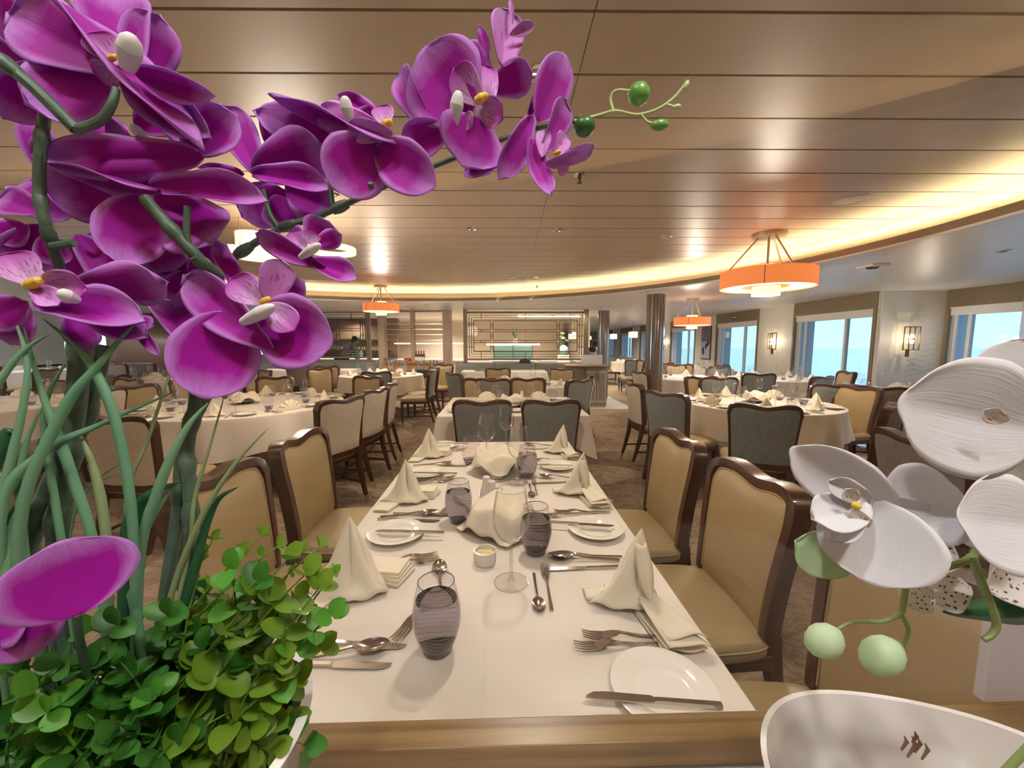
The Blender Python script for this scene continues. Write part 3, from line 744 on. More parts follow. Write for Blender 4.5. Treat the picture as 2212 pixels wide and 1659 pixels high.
for i in range(7):
    p = A(703 + i*4.5, 742, 13.35); p.z = 1.165
    tag(obj('bar_glass', MB().lathe([(.03,0), (.035,.15), (.03,.15), (.02,.01)], 12), M['glass_far'], loc=p), 'upturned glass on the dark back shelf of the bar', 'glass', 'glasses on the bar back shelf')

def vase(label, p, s, vase_mat, fl_mat):
    t = thing('flower_vase', label, 'vase', p)
    obj('vase', MB().lathe([(0,0), (.05*s,0), (.11*s,.06*s), (.125*s,.12*s), (.10*s,.20*s), (.05*s,.235*s), (.05*s,.25*s), (.043*s,.25*s), (.043*s,.2*s)], 24), vase_mat, t)
    fl, lf = MB(), MB(); rnd = random.Random(int(p.x*1000))
    for i in range(9):
        a, rr, z = rnd.uniform(0, 2*pi), rnd.uniform(.03,.16)*s, (.34+rnd.uniform(0,.22))*s
        c = Vector((cos(a)*rr, sin(a)*rr, z)); lf.tube([(0,0,.2*s), c*.6+Vector((0,0,.1*s)), c], .006*s, 5)
        for q in range(5):
            b = 2*pi*q/5; fl.grid(lambda u, v, b=b, c=c: c + Vector((cos(b)*u*.06*s - sin(b)*(v-.5)*.05*s*sin(pi*u), sin(b)*u*.06*s + cos(b)*(v-.5)*.05*s*sin(pi*u), .03*s*u)), 3, 2)
    for i in range(10):
        a = rnd.uniform(0, 2*pi); L = rnd.uniform(.2,.36)*s
        lf.grid(lambda u, v, a=a, L=L: Vector((cos(a)*u*L*.6 - sin(a)*(v-.5)*.05*s*sin(pi*u), sin(a)*u*L*.6 + cos(a)*(v-.5)*.05*s*sin(pi*u), .24*s + u*L*.8)), 5, 2)
    obj('flowers', fl, fl_mat, t); obj('leaves', lf, M['leaf_g'], t); return t
p = A(1113, 742, 12.85); p.z = 1.36; vase('slim vase of green sprigs on the lit canopy of the teal buffet', p, .75, M['glass_far'], M['leaf_y'])
p = A(1218, 742, 12.7); p.z = 1.0; 
st2 = tag(obj('flower_plinth', MB().box((0,0,.5), (.34,.34,1.0)), M['wall_beige'], loc=(p.x, p.y, 0), smooth=False), 'beige plinth under the teal vase behind the fretwork screen', 'plinth')
p.z = 1.0; vase('round teal vase with white flowers seen beside the exit sign', p, 1.25, M['teal_vase'], M['petal_w'])
p = A(771, 742, 12.2); p.z = .882; vase('round teal vase with white lilies on the bar behind the left screen', p, 1.35, M['teal_vase'], M['petal_w'])

sl_ = A(1185, 742, 12.4); tag(obj('hall_strip_light', MB().box((0,0,0), (1.9,.10,.02)), M['cove'], loc=(sl_.x, sl_.y, LOWZ-.012), smooth=False), 'bright yellow strip light on the ceiling behind the fretwork screen', 'strip light')
# exit sign on the back wall
def text(name, s, p, size, mat, parent=None, rot=(pi/2,0,0), ext=.002):
    cu = bpy.data.curves.new(name, 'FONT'); cu.body = s; cu.size = size; cu.extrude = ext; cu.align_x = 'CENTER'; cu.align_y = 'CENTER'
    tmp = bpy.data.objects.new(name, cu); COL.objects.link(tmp); bpy.context.view_layer.update()
    me = bpy.data.meshes.new_from_object(tmp.evaluated_get(bpy.context.evaluated_depsgraph_get())); bpy.data.objects.remove(tmp)
    me.materials.clear(); me.materials.append(mat)
    ob = bpy.data.objects.new(name, me); COL.objects.link(ob); ob.location = p; ob.rotation_euler = rot
    if parent: ob.parent = parent
    return ob
p = A(1236, 727, 13.6); ex = thing('exit_sign', 'white exit sign with red letters behind the fretwork screen', 'sign', p)
obj('sign_plate', MB().box((0,0,0), (.26,.03,.17)), lit('exit_white', (1,.75,.70), .8, base=(.8,.75,.72)), ex, smooth=False)
obj('hanger', MB().box((0,0,(LOWZ-p.z+.08)/2), (.02,.02,LOWZ-p.z-.09)), M['steel'], ex, smooth=False)
fr_ = MB()
for a, b, c, d in ((0,.07,.22,.006), (0,-.07,.22,.006), (.108,0,.006,.14), (-.108,0,.006,.14)): fr_.box((a,-.017,b), (c,.006,d))
obj('border', fr_, M['red'], ex, smooth=False)
text('lettering', 'EXIT', (0,-.017,0), .105, M['red'], ex)
# ================================================================ CEILING FITTINGS AND LIGHT
def spot(p, watts, col=WARM, size=150, r=.035, blend=1.0):
    d = bpy.data.lights.new('downlight_beam', 'SPOT'); d.energy = watts; d.color = col; d.spot_size = radians(size); d.spot_blend = blend
    d.shadow_soft_size = r; ob = bpy.data.objects.new('downlight_beam', d); COL.objects.link(ob); ob.location = p; return ob
def downlight(p, label, watts, grp, col=WARM):
    if 'down' not in PROTO:
        t = thing('ceiling_downlight', label, 'ceiling light', p, 0, grp)
        obj('trim_ring', MB().lathe([(.034,-.002), (.036,-.008), (.052,-.006), (.058,-.001), (.058,.004), (.034,.012), (.034,-.002)], 28), M['chrome'], t)
        obj('lamp', MB().lathe([(0,.004), (.033,.004)], 24), M['downlight'], t)
        PROTO['down'] = (t, True)
    else: t = dup(PROTO['down'][0], p, 0, label, grp)
    if watts: spot((p[0], p[1], p[2]-.02), watts, col)
    return t
vis = [(1165,160,'downlight above the near end of the long table, half behind a magenta orchid'),
       (1020,494,'downlight in the plank ceiling, left one of the pair above the far tables'),
       (1204,497,'downlight in the plank ceiling, right one of the pair above the far tables'),
       (1158,598,'small downlight in the plank ceiling close to the bright cove')]
for px, py, lb in vis:
    p = W(px, py, HIGHZ); downlight((p.x, p.y, HIGHZ), lb, DOWN_W * (2.9 if py == 160 else 1), 'downlights in the plank ceiling')
for i, (x, y) in enumerate(((-1.5,1.3), (-3.3,2.2), (-3.6,4.6), (-1.9,5.9), (2.9,.9), (-5.0,3.2), (-1.2,3.0), (0.2,6.6), (-4.0,6.3), (1.9,.4), (.3,-.3))):  # further downlights added to light the room, mostly out of sight
    downlight((x, y, HIGHZ), 'round downlight added flush in the plank ceiling to light the room', DOWN_W, 'downlights in the plank ceiling')
for x, y in ((-.42,-.22), (.40,-.18)):  # unseen pair added over the counter to brighten the flowers
    downlight((x, y, HIGHZ), 'round downlight added out of view above the counter to light the flowers', 0, 'added downlights above the counter'); spot((x, y, HIGHZ-.02), 26, (1.0,.95,.92))
lowspots = [(921.5,662), (1075,649), (1147,646), (1258,667), (880,661)]
for i, (px, py) in enumerate(lowspots):
    p = W(px, py, LOWZ); downlight((p.x, p.y, LOWZ), 'downlight in the low ceiling before the partition, %s from the left' % ('second','third','fourth','last','first')[i], DOWN_W*.8, 'downlights in the low ceiling')
for x, y in ((4.6,3.6), (4.4,6.6), (3.6,9.2), (2.9,11.2), (4.4,12.5), (5.4,14.2), (4.6,16.5), (5.2,19), (4.5,22), (5,26), (1.2,7.9), (-1.6,8.9), (-4.4,8.6), (-8,4), (-8.5,8), (-6,9.2), (-3.2,9.3), (5.4,1.5), (-6.9,1.5), (-10.6,5.2), (-10.3,8.6), (-9.0,6.4), (-9.5,10.6), (-6.3,3.4)):  # downlights added as fill; the paler outer ones stand in for daylight
    downlight((x, y, LOWZ), 'round downlight added flush in the low ceiling as fill light', DOWN_W*3.4*(2.0 if y > 12 else 1), 'downlights in the low ceiling', (1.0,.94,.88) if x > 3 or x < -6 else WARM)
for x, y in ((-4.8,13.2), (-2.6,13.2), (-.4,12.2), (1.6,12.2), (.6,14.6), (-2.2,15)):
    downlight((x, y, LOWZ), 'round downlight above the buffet hall', BACK_W, 'downlights of the buffet hall')

p = W(1838, 432, HIGHZ); t = thing('ceiling_speaker', 'round white flush speaker in the plank ceiling', 'speaker', (p.x, p.y, HIGHZ))
obj('rim', MB().lathe([(.088,-.002), (.094,-.008), (.104,-.006), (.108,0)], 40), M['soffit'], t); obj('grille', MB().lathe([(0,-.004), (.089,-.004)], 40), M['soffit'], t)
p = W(1252, 378, HIGHZ); t = thing('sprinkler', 'small brass ceiling sprinkler beneath the hanging magenta flower', 'sprinkler', (p.x, p.y, HIGHZ))
obj('plate', MB().lathe([(0,-.008), (.03,-.006), (.042,0)], 24), M['chrome'], t)
obj('head', MB().lathe([(0,-.05), (.016,-.05), (.016,-.046), (.006,-.044), (.006,-.03), (.012,-.022), (.012,-.006), (0,-.006)], 14), M['bronze'], t)
p = W(1160, 617, HIGHZ); dup(t, (p.x, p.y, HIGHZ), 0, 'small ceiling sprinkler near the cove above the far bench')
p = W(1440, 508, HIGHZ); t = thing('smoke_detector', 'white domed smoke detector under the plank ceiling', 'smoke detector', (p.x, p.y, HIGHZ))
obj('base', MB().lathe([(.055,0), (.055,-.014), (.046,-.018), (0,-.018)], 28), M['white_plastic'], t); obj('dome', MB().lathe([(.038,-.018), (.034,-.035), (.018,-.045), (0,-.047)], 24), M['white_plastic'], t)
p = W(1886, 573, LOWZ); t = thing('air_diffuser', 'square dark edged vent on the white ceiling by the windows', 'vent', (p.x, p.y, LOWZ))
obj('frame', MB().box((0,0,-.012), (.20,.20,.022)), M['soffit'], t, bevel=.006); obj('cone', MB().lathe([(.085,-.024), (.05,-.04), (0,-.042)], 4), M['bronze'], t)
for i, (px, py, lb) in enumerate(((2026,599,'thin round disc on the white ceiling above the near window'), (1720,648,'small dark disc on the white ceiling beside the wall lamp'))):
    p = W(px, py, LOWZ); tag(obj('ceiling_disc', MB().lathe([(0,-.006), (.05,-.006), (.055,0)], 24), M['soffit'], loc=(p.x, p.y, LOWZ)), lb, 'ceiling disc')
for i, (x, y) in enumerate(((3.05, 12.5), (2.95, 9.2))):
    tag(obj('ceiling_loudspeaker', MB().lathe([(0,-.006), (.09,-.006), (.10,0)], 24), M['white_plastic'], loc=(x, y, LOWZ)), ('round grille in the far corridor ceiling', 'round grille in the low ceiling near the host desk')[i], 'speaker')

# pendant lamps with orange drums
def pendant(label, px, py, ceil, r, drop, shade_h):
    p = W(px, py, ceil); t = thing('pendant_lamp', label, 'pendant lamp', (p.x, p.y, ceil), 0, 'orange drum pendant lamps')
    obj('ceiling_plate', MB().lathe([(0,-.03), (r*.36,-.03), (r*.36,-.002), (0,-.002)], 36), M['brass'], t)
    zt = -drop + shade_h
    rods = MB()
    for k in range(3):
        a = 2*pi*k/3 + pi/6; rods_ = MB().tube([(cos(a)*r*.22, sin(a)*r*.22, -.03), (cos(a)*r*.86, sin(a)*r*.86, zt)], .008, 8); obj('rod', rods_, M['brass'], t)
    obj('rod', MB().tube([(0,0,-.03), (0,0,zt+.02)], .011, 8), M['brass'], t)
    nn = 72
    sh = MB().lathe([(r, zt), (r, -drop), (r-.012, -drop), (r-.012, zt)], nn); obj('shade', sh, M['orange'], t)
    obj('seam', MB().box((cos(-2.2)*(r+.002), sin(-2.2)*(r+.002), (zt-drop)/2), (.006,.005,shade_h), rz=-2.2), M['bronze'], t)
    obj('bottom_diffuser', MB().lathe([(r-.014, -drop+.012), (r*.50, -drop+.012)], nn), M['diffuser'], t)
    obj('inner_ring', MB().lathe([(r*.50, -drop+.012), (r*.50, -drop+shade_h*.8), (r*.48, -drop+shade_h*.8), (r*.48, -drop+.010)], nn), M['orange'], t)
    obj('lower_cup', MB().lathe([(0,-drop-shade_h*.42), (r*.30,-drop-shade_h*.42), (r*.30,-drop+shade_h*.1)], 40), M['cream_shade'], t)
    obj('lower_glass', MB().lathe([(r*.41,-drop-shade_h*.48), (r*.41,-drop-shade_h*.1), (r*.40,-drop-shade_h*.1)], 40), M['pane_clear'], t)
    obj('upper_cup', MB().lathe([(r*.30,zt-.02), (r*.30,zt+shade_h*.30), (0,zt+shade_h*.30)], 40), M['cream_shade'], t)
    obj('upper_glass', MB().lathe([(r*.41,zt-.02), (r*.41,zt+shade_h*.40)], 40), M['pane_clear'], t)
    d = bpy.data.lights.new('pendant_bulb', 'POINT'); d.energy = 40; d.color = WARM; d.shadow_soft_size = .08
    d2 = bpy.data.lights.new('pendant_uplight', 'POINT'); d2.energy = 0.8; d2.color = WARM; d2.shadow_soft_size = .12
    l2 = bpy.data.objects.new('pendant_uplight', d2); COL.objects.link(l2); l2.location = (p.x, p.y, ceil-drop+shade_h*1.6)
    lo = bpy.data.objects.new('pendant_bulb', d); COL.objects.link(lo); lo.location = (p.x, p.y, ceil-drop-shade_h*.75); return t
pendant('large orange drum pendant lamp hanging above the right-hand round tables', 1662, 505, HIGHZ, .41, .52, .165)
pendant('orange drum pendant lamp hanging in front of the wine shelves', 822, 618, HIGHZ, .325, .47, .145)
pendant('orange drum pendant lamp under the white ceiling by the windows', 1497, 645, LOWZ, .325, .50, .145)
# cluster of ring shades in the middle of the round ceiling
ch = thing('chandelier', 'cluster of cream ring shades glowing behind the magenta flowers', 'chandelier', (CC.x, CC.y, HIGHZ))
for px, py, Z, r, h in ((716,535,3.9,.225,.05), (556,552,3.7,.20,.05), (545,505,3.5,.13,.10), (600,545,4.1,.24,.04), (520,545,3.4,.18,.05)):
    q = A(px, py, Z) - Vector((CC.x, CC.y, HIGHZ)); q.z = min(q.z, -.15)
    s = obj('ring_shade', MB().lathe([(r,h/2), (r,-h/2), (r*.84,-h/2), (r*.84,h/2), (r,h/2)], 56).move(Matrix.Translation(q)), M['cream_shade'], ch)
    obj('cable', MB().tube([(q.x,q.y,0), (q.x,q.y,q.z+h/2)], .004, 6).add([], []), M['brass'], s)
    obj('spokes', MB().bar((q.x-r*.9,q.y,q.z+h/2-.01), (q.x+r*.9,q.y,q.z+h/2-.01), .012, .012), M['brass'], s)
d = bpy.data.lights.new('chandelier_glow', 'POINT'); d.energy = 30; d.color = WARM; d.shadow_soft_size = .25
lo = bpy.data.objects.new('chandelier_glow', d); COL.objects.link(lo); lo.location = (CC.x, CC.y, HIGHZ-.55)
# square cream lanterns in the far corridor
for i, (px, py, s, lb) in enumerate(((1367.5,723,.26,'square cream hanging lantern in the far corridor, nearer one'), (1325,727,.24,'square cream hanging lantern beside the slim pillar, farther one'), (1272,730,.2,'cream hanging lantern just right of the fretwork screen post'))):
    p = A(px, py, (15,17,19)[i]); t = thing('hanging_lantern', lb, 'lantern', p)
    obj('shade', MB().box((0,0,0), (s,s,s*.85)), M['cream_shade'], t, smooth=False)
    obj('stem', MB().box((0,0,(LOWZ-p.z+s*.4)/2), (.02,.02,LOWZ-p.z-s*.4)), M['brass'], t, smooth=False)
# wall lamps
def sconce(label, p, rz):
    t = thing('wall_lamp', label, 'wall lamp', p, rz, 'framed glass wall lamps')
    f = MB(); w, h, d = .15, .36, .10
    for sx in (-1, 1):
        f.box((sx*w/2, -d, 0), (.012,.012,h)); f.box((sx*w/2, -d*.5, h/2), (.012,d,.012)); f.box((sx*w/2, -d*.5, -h/2), (.012,d,.012)); f.box((sx*w/2, -.006, 0), (.012,.012,h))
    for z in (-h/2, h/2): f.box((0,-d,z), (w,.012,.012)); f.box((0,-.006,z), (w,.012,.012))
    f.box((0,-d-.002,0), (.01,.01,h)); obj('frame', f, M['bronze'], t, smooth=False)
    obj('back_plate', MB().box((-.02,-.02,-h/2-.05), (.03,.04,.12)), M['bronze'], t, smooth=False)
    obj('glass_shade', MB().box((0,-d*.55,0), (w*.8,d*.5,h*.92)), M['sconce_pane'] if 'sconce_pane' in M else M.setdefault('sconce_pane', glass('frosted_sconce', (.95,.88,.75), 1, 1.45, .06)), t, smooth=False)
    for z in (.035, -.055): obj('lamp', MB().lathe([(0,-.03), (.022,-.025), (.028,0), (.022,.025), (0,.03)], 16, (0,-d*.55,z)), M['bulb'], t)
    d_ = bpy.data.lights.new('wall_lamp_glow', 'POINT'); d_.energy = 5; d_.color = WARM; d_.shadow_soft_size = .04
    lo = bpy.data.objects.new('wall_lamp_glow', d_); COL.objects.link(lo); lo.location = Vector(p) + Matrix.Rotation(rz, 3, 'Z') @ Vector((0,-d-.10,0))
    return t
pw = A(1963, 731, 6.33); sconce('framed glass wall lamp on the wave patterned panel', (pw.x, pw.y, pw.z), radians(-6))
for px, py, lb in ((1673,737,'framed glass wall lamp between the two middle windows'), (1436,738,'far framed glass wall lamp just right of the brown pillar')):
    y = wy(px); pz = PX((wx(y), y, 1.36)); 
    z = 1.36 - (py - pz[1]) * pz[2] / FPX
    sconce(lb, (wx(y)-.002, y, z), pi*-.5 - wa)
# framed picture
y = wy(1527); pc = thing('framed_picture', 'blue and white framed picture on the wall between the windows', 'picture', (wx(y)-.012, y, 1.38), -pi/2 - wa)
obj('frame', MB().box((0,-.004,0), (.62,.03,1.02)), M['bronze'], pc, smooth=False)
obj('mount', MB().box((0,-.022,0), (.57,.006,.97)), pbr('pale_blue_paper', (.46,.50,.58), .7), pc, smooth=False)
pic = MB().box((0,-.027,.26), (.57,.004,.44)); obj('dark_sky', pic, pbr('slate_blue_paint', (.10,.12,.19), .7, col2=(.16,.18,.26), scale=3), pc, smooth=False)
bl = MB()
for x, z, a, s in ((-.14,-.25,.2,1.0), (.05,-.10,-.6,.8), (.17,-.02,-.9,.8)):
    bl.add([( x + s*(.075*cos(t)*cos(a) - .13*sin(t)*sin(a)), -.027, z + s*(.075*cos(t)*sin(a) + .13*sin(t)*cos(a))) for t in [2*pi*i/16 for i in range(16)]], [tuple(range(16))])
obj('dark_shapes', bl, pbr('navy_paint', (.03,.035,.07), .7), pc, smooth=False, solid=.003)
# small green sign over the second window
y = wy(1586); sg = thing('direction_sign', 'small dark sign with white arrow above the second window', 'sign', (wx(y)-.03, y, 2.06), -pi/2 - wa)
obj('plate', MB().box((0,0,0), (.30,.012,.10)), pbr('green_sign', (.02,.09,.05), .5), sg, smooth=False)
ar = MB().box((.0,-.008,0), (.10,.004,.018)); ar.add([(-.10,-.008,0), (-.045,-.008,.035), (-.045,-.008,-.035)], [(0,1,2)]); ar.box((.10,-.008,0), (.05,.004,.06))
obj('arrow', ar, M['white'], sg, smooth=False)
# daylight entering by the windows (portals guide the sky light)
for (y0, y1), xx, ang in [((a, b), None, wa) for a, b in spans[:4]] + [((y50, y51), X5, 0)]:
    d = bpy.data.lights.new('window_portal', 'AREA'); d.shape = 'RECTANGLE'; d.size = y1-y0; d.size_y = HEAD-SILL; d.cycles.is_portal = True
    lo = bpy.data.objects.new('window_portal', d); COL.objects.link(lo); yc = (y0+y1)/2
    lo.location = ((xx if xx else wx(yc)) + .42, yc, (HEAD+SILL)/2); lo.rotation_euler = Euler((pi/2, 0, pi/2 - ang), 'XYZ')
# ================================================================ CHAIRS
BH = .91
def ztop(u):
    a = abs(u); z = BH - .020 * (0.5 + 0.5*cos(pi*min(a/.62,1)))      # dip in the middle, shoulders at |u|=.62
    if a > .62: z -= .012 * ((a-.62)/.38)**2
    if a > .80: z -= .045 * (1 - sqrt(max(0, 1 - ((a-.80)/.20)**2)))
    return z
def back_pt(u, v, off=0.0, inset=0.0):
    """point on the curved back: u -1..1 across, v 0..1 up"""
    zb = .475; uu = u * (1 - inset/.21); z = zb + inset + v * (ztop(u) - zb - 2*inset)
    t = (z - zb) / (BH - zb)
    w = .192 + .034 * t**1.4
    x = uu * w
    y = -.205 - .075 * t**1.25 + .040 * (uu*uu) * (.35 + .65*t) + off
    return Vector((x, y, z))
def frame_path():
    pts = [(-1, v) for v in [i/10 for i in range(11)]] + [(-1 + 2*i/40, 1) for i in range(1, 40)] + [(1, 1 - i/10) for i in range(11)]
    return pts
def build_chair():
    C = {}
    def seat_fn(u, v):
        a = 2*pi*u; ca, sa = cos(a), sin(a); e = .36
        sx = math.copysign(abs(ca)**e, ca); sy = math.copysign(abs(sa)**e, sa)
        prof = [(.0,.492),(.45,.491),(.80,.484),(.955,.472),(1.0,.455),(1.0,.430),(.985,.418)]
        f = v*(len(prof)-1); i = min(int(f), len(prof)-2); t = f-i
        k = prof[i][0]*(1-t)+prof[i+1][0]*t; z = prof[i][1]*(1-t)+prof[i+1][1]*t
        y = sy*k*.235; wd = .232 + .03*(y/.235)*.5
        return Vector((sx*k*wd, y + .015, z))
    m = MB().grid(seat_fn, 40, 12); m.tube([(seat_fn(i/40, .70) + Vector((0,0,.001))) for i in range(41)], .0035, 5); C['seat'] = m
    C['seat_frame'] = MB().prism([(-.205,-.20),(.205,-.20),(.228,.235),(-.228,.235)], .375, .420)
    def leg(pts, ws):
        m = MB(); vs = []
        for (x,y,z), w in zip(pts, ws): vs += [(x-w,y-w,z),(x+w,y-w,z),(x+w,y+w,z),(x-w,y+w,z)]
        k = len(pts); fs = [(i*4+j, i*4+(j+1)%4, i*4+4+(j+1)%4, i*4+4+j) for i in range(k-1) for j in range(4)] + [(3,2,1,0), tuple(range(4*k-4,4*k))]
        return m.add(vs, fs)
    for s in (-1, 1):
        C['fl%d' % s] = (leg([(s*.205,.21,.06),(s*.205,.212,.25),(s*.205,.212,.40)], [.0125,.017,.021]), leg([(s*.205,.21,0),(s*.205,.21,.062)], [.0105,.0135]))
        P_ = [(s*.175,-.295,.062),(s*.176,-.262,.17),(s*.178,-.225,.32),(s*.182,-.203,.47)]
        C['rl%d' % s] = (leg(P_, [.0125,.016,.019,.021]), leg([(s*.174,-.312,0),(s*.175,-.295,.064)], [.0105,.0135]))
    st_ = MB()
    for s in (-1, 1): st_.bar((s*.203,.205,.17), (s*.177,-.262,.17), .014, .020)
    st_.bar((-.19,.0,.17), (.19,.0,.17), .014, .020); C['stretcher'] = st_
    fp = frame_path(); pts = [back_pt(u, v) for u, v in fp]; cen = back_pt(0, .5)
    vs = []; k = len(pts)
    for i in range(k):
        t = (pts[min(i+1,k-1)] - pts[max(i-1,0)]).normalized(); u_, v_ = fp[i]
        d = Vector((0,1,0)); d = (d - t*d.dot(t)).normalized(); s_ = t.cross(d)
        top = v_ > .93; w = .0155 if not top else .0175; dep = .025 if not top else .027
        curl = -.022 * max(0, (abs(u_)-.55)/.45)**2 if top else 0   # flared ears
        for a, b in ((-1,-1),(-.3,-1.12),(1,-1),(1.1,0),(1,1),(-.3,1.12),(-1,1)): vs.append(pts[i] + s_*(a*w) + d*(b*dep + curl*0))
    q = 7; fs = [(i*q+j, i*q+(j+1)%q, (i+1)*q+(j+1)%q, (i+1)*q+j) for i in range(k-1) for j in range(q)] + [tuple(range(q-1,-1,-1)), tuple(range((k-1)*q, k*q))]
    C['back_frame'] = MB().add(vs, fs).box((0,-.205,.455), (.40,.045,.05))
    def pad(sgn, inset, d0, dome):
        def fn(a, b):
            u = -1 + 2*a; p = back_pt(u, b, 0, inset)
            p.z -= .035*(1-b)**3 if sgn > 0 else 0; e = (1 - abs(u)**6) * (1 - abs(2*b-1)**8); p.y += sgn*(d0 + dome*e); return p
        return MB().grid(fn, 22, 16)
    C['back_cushion'] = pad(1, .013, .020, .018)
    C['back_cover'] = pad(-1, .001, .0285, .010)
    wl_ = [back_pt(-1+2*u, v, .024, .021) for u, v in ((abs(a+1)/2 if False else (a+1)/2, b) for a, b in frame_path())]
    C['back_cushion'].tube(wl_, .0035, 5)
    return C
CH = build_chair(); CME = {}
def chair_mesh(k, mb, mat, **a): 
    if k not in CME: CME[k] = mb.mesh(k, mat, **a)
    return CME[k]
def make_chair(kind, back_mat):
    t = thing('dining_chair', '', 'chair')
    obj('seat', chair_mesh('seat', CH['seat'], M['leather']), None, t)
    obj('seat_frame', chair_mesh('seat_frame', CH['seat_frame'], M['mahogany'], smooth=False), None, t, bevel=.004)
    for k in ('fl-1','fl1','rl-1','rl1'):
        l = obj('leg', chair_mesh('leg'+k, CH[k][0], M['mahogany'], smooth=False), None, t)
        f = obj('ferrule', chair_mesh('ferrule'+k, CH[k][1], M['ferrule'], smooth=False), None, l); f['label'] = 'metal foot cap'
    obj('stretcher', chair_mesh('stretcher', CH['stretcher'], M['mahogany'], smooth=False), None, t)
    obj('back_frame', chair_mesh('back_frame', CH['back_frame'], M['mahogany'], angle=55), None, t)
    b = obj('back_cushion', chair_mesh('back_cushion', CH['back_cushion'], M['leather']), None, t); b['label'] = 'tan leather back cushion'
    c = obj('back_cover', chair_mesh('back_cover'+kind, CH['back_cover'], back_mat), None, t); c['label'] = '%s fabric back' % kind
    PROTO['chair_'+kind] = (t, False)
make_chair('blue grey', M['linen_blue']); make_chair('cream', M['linen_cream']); make_chair('taupe', M['linen_taupe'])
GCH = 'dining chairs around the clothed tables'
def chair(kind, x, y, face, label, h=1.0):
    """face: heading in degrees the sitter looks, 0 = away from the camera, 90 = to the right"""
    return place('chair_'+kind, (x, y, 0), radians(-face), label, GCH, h)
def chair_px(kind, px, ytop, face, label, h=1.0):
    """chair whose back rail centre the photograph shows at px, ytop"""
    p = W(px, ytop, BH*h - .012); f = radians(face)
    return chair(kind, p.x + sin(f)*.27*h, p.y + cos(f)*.27*h, face, label, h)

# main long table
chair('blue grey', .62, 1.29, -90, 'tan leather chair at right of long table, second from the oak rail')
chair('blue grey', .60, 1.83, -90, 'tan leather chair at right of long table, farthest from the oak rail')
chair('blue grey', .63, .73, -90, 'tan leather chair nearest the oak rail at right, behind the white orchid')
chair('blue grey', -.715, 1.90, 90, 'tan leather chair at left of long table, farther one with blue grey side strip')
chair('blue grey', -.715, 1.34, 90, 'tan leather chair at left of long table, half behind the orchid stems')
# table behind
chair('blue grey', -.14, 3.33, 0, 'blue grey backed chair, left of the two behind the far end of the long table')
chair('blue grey', .40, 3.33, 0, 'blue grey backed chair, right of the two behind the far end of the long table')
chair('blue grey', -.25, 4.79, 180, 'tan fronted chair across the square table, left one, behind the wine glasses')
chair('blue grey', .35, 4.79, 180, 'tan fronted chair across the square table, right one, behind the wine glasses')
chair_px('taupe', 1064, 822, 10, 'grey backed chair drawn up to the round table before the host desk bench')
chair('cream', -.02, 6.94, 175, 'tan fronted chair between the round table and the bench below the fretwork screen')
chair('cream', 1.02, 6.80, 200, 'tan fronted chair at the right end of the round table before the bench')
chair_px('blue grey', 1256, 824, -38, 'blue grey backed chair with its back to the aisle, beside the square table')
chair_px('cream', 1279, 813, -82, 'cream fronted chair beside the host desk, seen from its side')
chair_px('blue grey', 977, 809, 55, 'blue grey backed chair seen edge on at the left of the round table')
# centre round table by the shelves
chair_px('blue grey', 936, 802, -90, 'blue grey backed chair seen side on, facing the round table before the wine shelves')
chair_px('cream', 941, 796, -120, 'cream fronted chair just behind the side-on blue grey chair')
chair_px('cream', 960, 789, -160, 'tan fronted chair at the left end of the fretwork bench')
chair_px('blue grey', 812, 806, -8, 'blue grey backed chair drawn up to the round table before the wine shelves')
chair_px('cream', 798, 816, -160, 'cream chair with thick dark right post between two round tables at left')
# left round table
chair('cream', -1.50, 3.33, -64, 'cream backed chair at left round table, nearest of the three in a row', 1.0)
chair('cream', -1.46, 3.92, -78, 'cream backed chair at left round table, middle of the three in a row')
chair('cream', -1.47, 4.52, -95, 'cream backed chair at left round table, farthest of the three in a row')
chair_px('cream', 243, 908, 6, 'cream backed chair seen from behind between the green orchid stems')
chair('cream', -3.66, 4.22, 112, 'tan fronted chair tilted toward us at the back of the left round table')
chair_px('cream', 216, 846, -75, 'cream chair back seen between the stems at the far left')
chair_px('cream', 282, 820, -165, 'pale chair with dark right post behind the far left tables')
chair_px('taupe', 250, 813, 5, 'brown grey chair back behind the pale chair at the far left')
chair_px('taupe', 247, 788, 0, 'small brown grey chair back before the brown bench')
chair_px('taupe', 226, 783, 150, 'small brown chair partly behind the thick green stem')
chair_px('cream', 596, 817, 175, 'tan fronted chair facing us across the left round table')
chair_px('taupe', 641, 791, 0, 'taupe backed chair in front of the long bench table at left')
chair_px('cream', 707, 793, 165, 'tan fronted chair at the bench table at left')
chair_px('cream', 688, 798, 130, 'chair with curled dark rail beside the bench table at left')
chair_px('cream', 577, 802, -140, 'chair with curled dark rail at the left end of the bench table')
chair_px('cream', 535, 800, 95, 'pale chair edge beside the hanging magenta petal')
chair_px('taupe', 395, 815, 100, 'taupe chair half hidden behind the hanging magenta petal')
chair('taupe', -9.9, 8.25, 0, 'dark railed chair back at the farthest table on the left')
chair_px('taupe', 105, 800, -100, 'small taupe chair at the far left table seen side on')
chair_px('taupe', 150, 822, -60, 'taupe chair behind the thick stem at the far left')
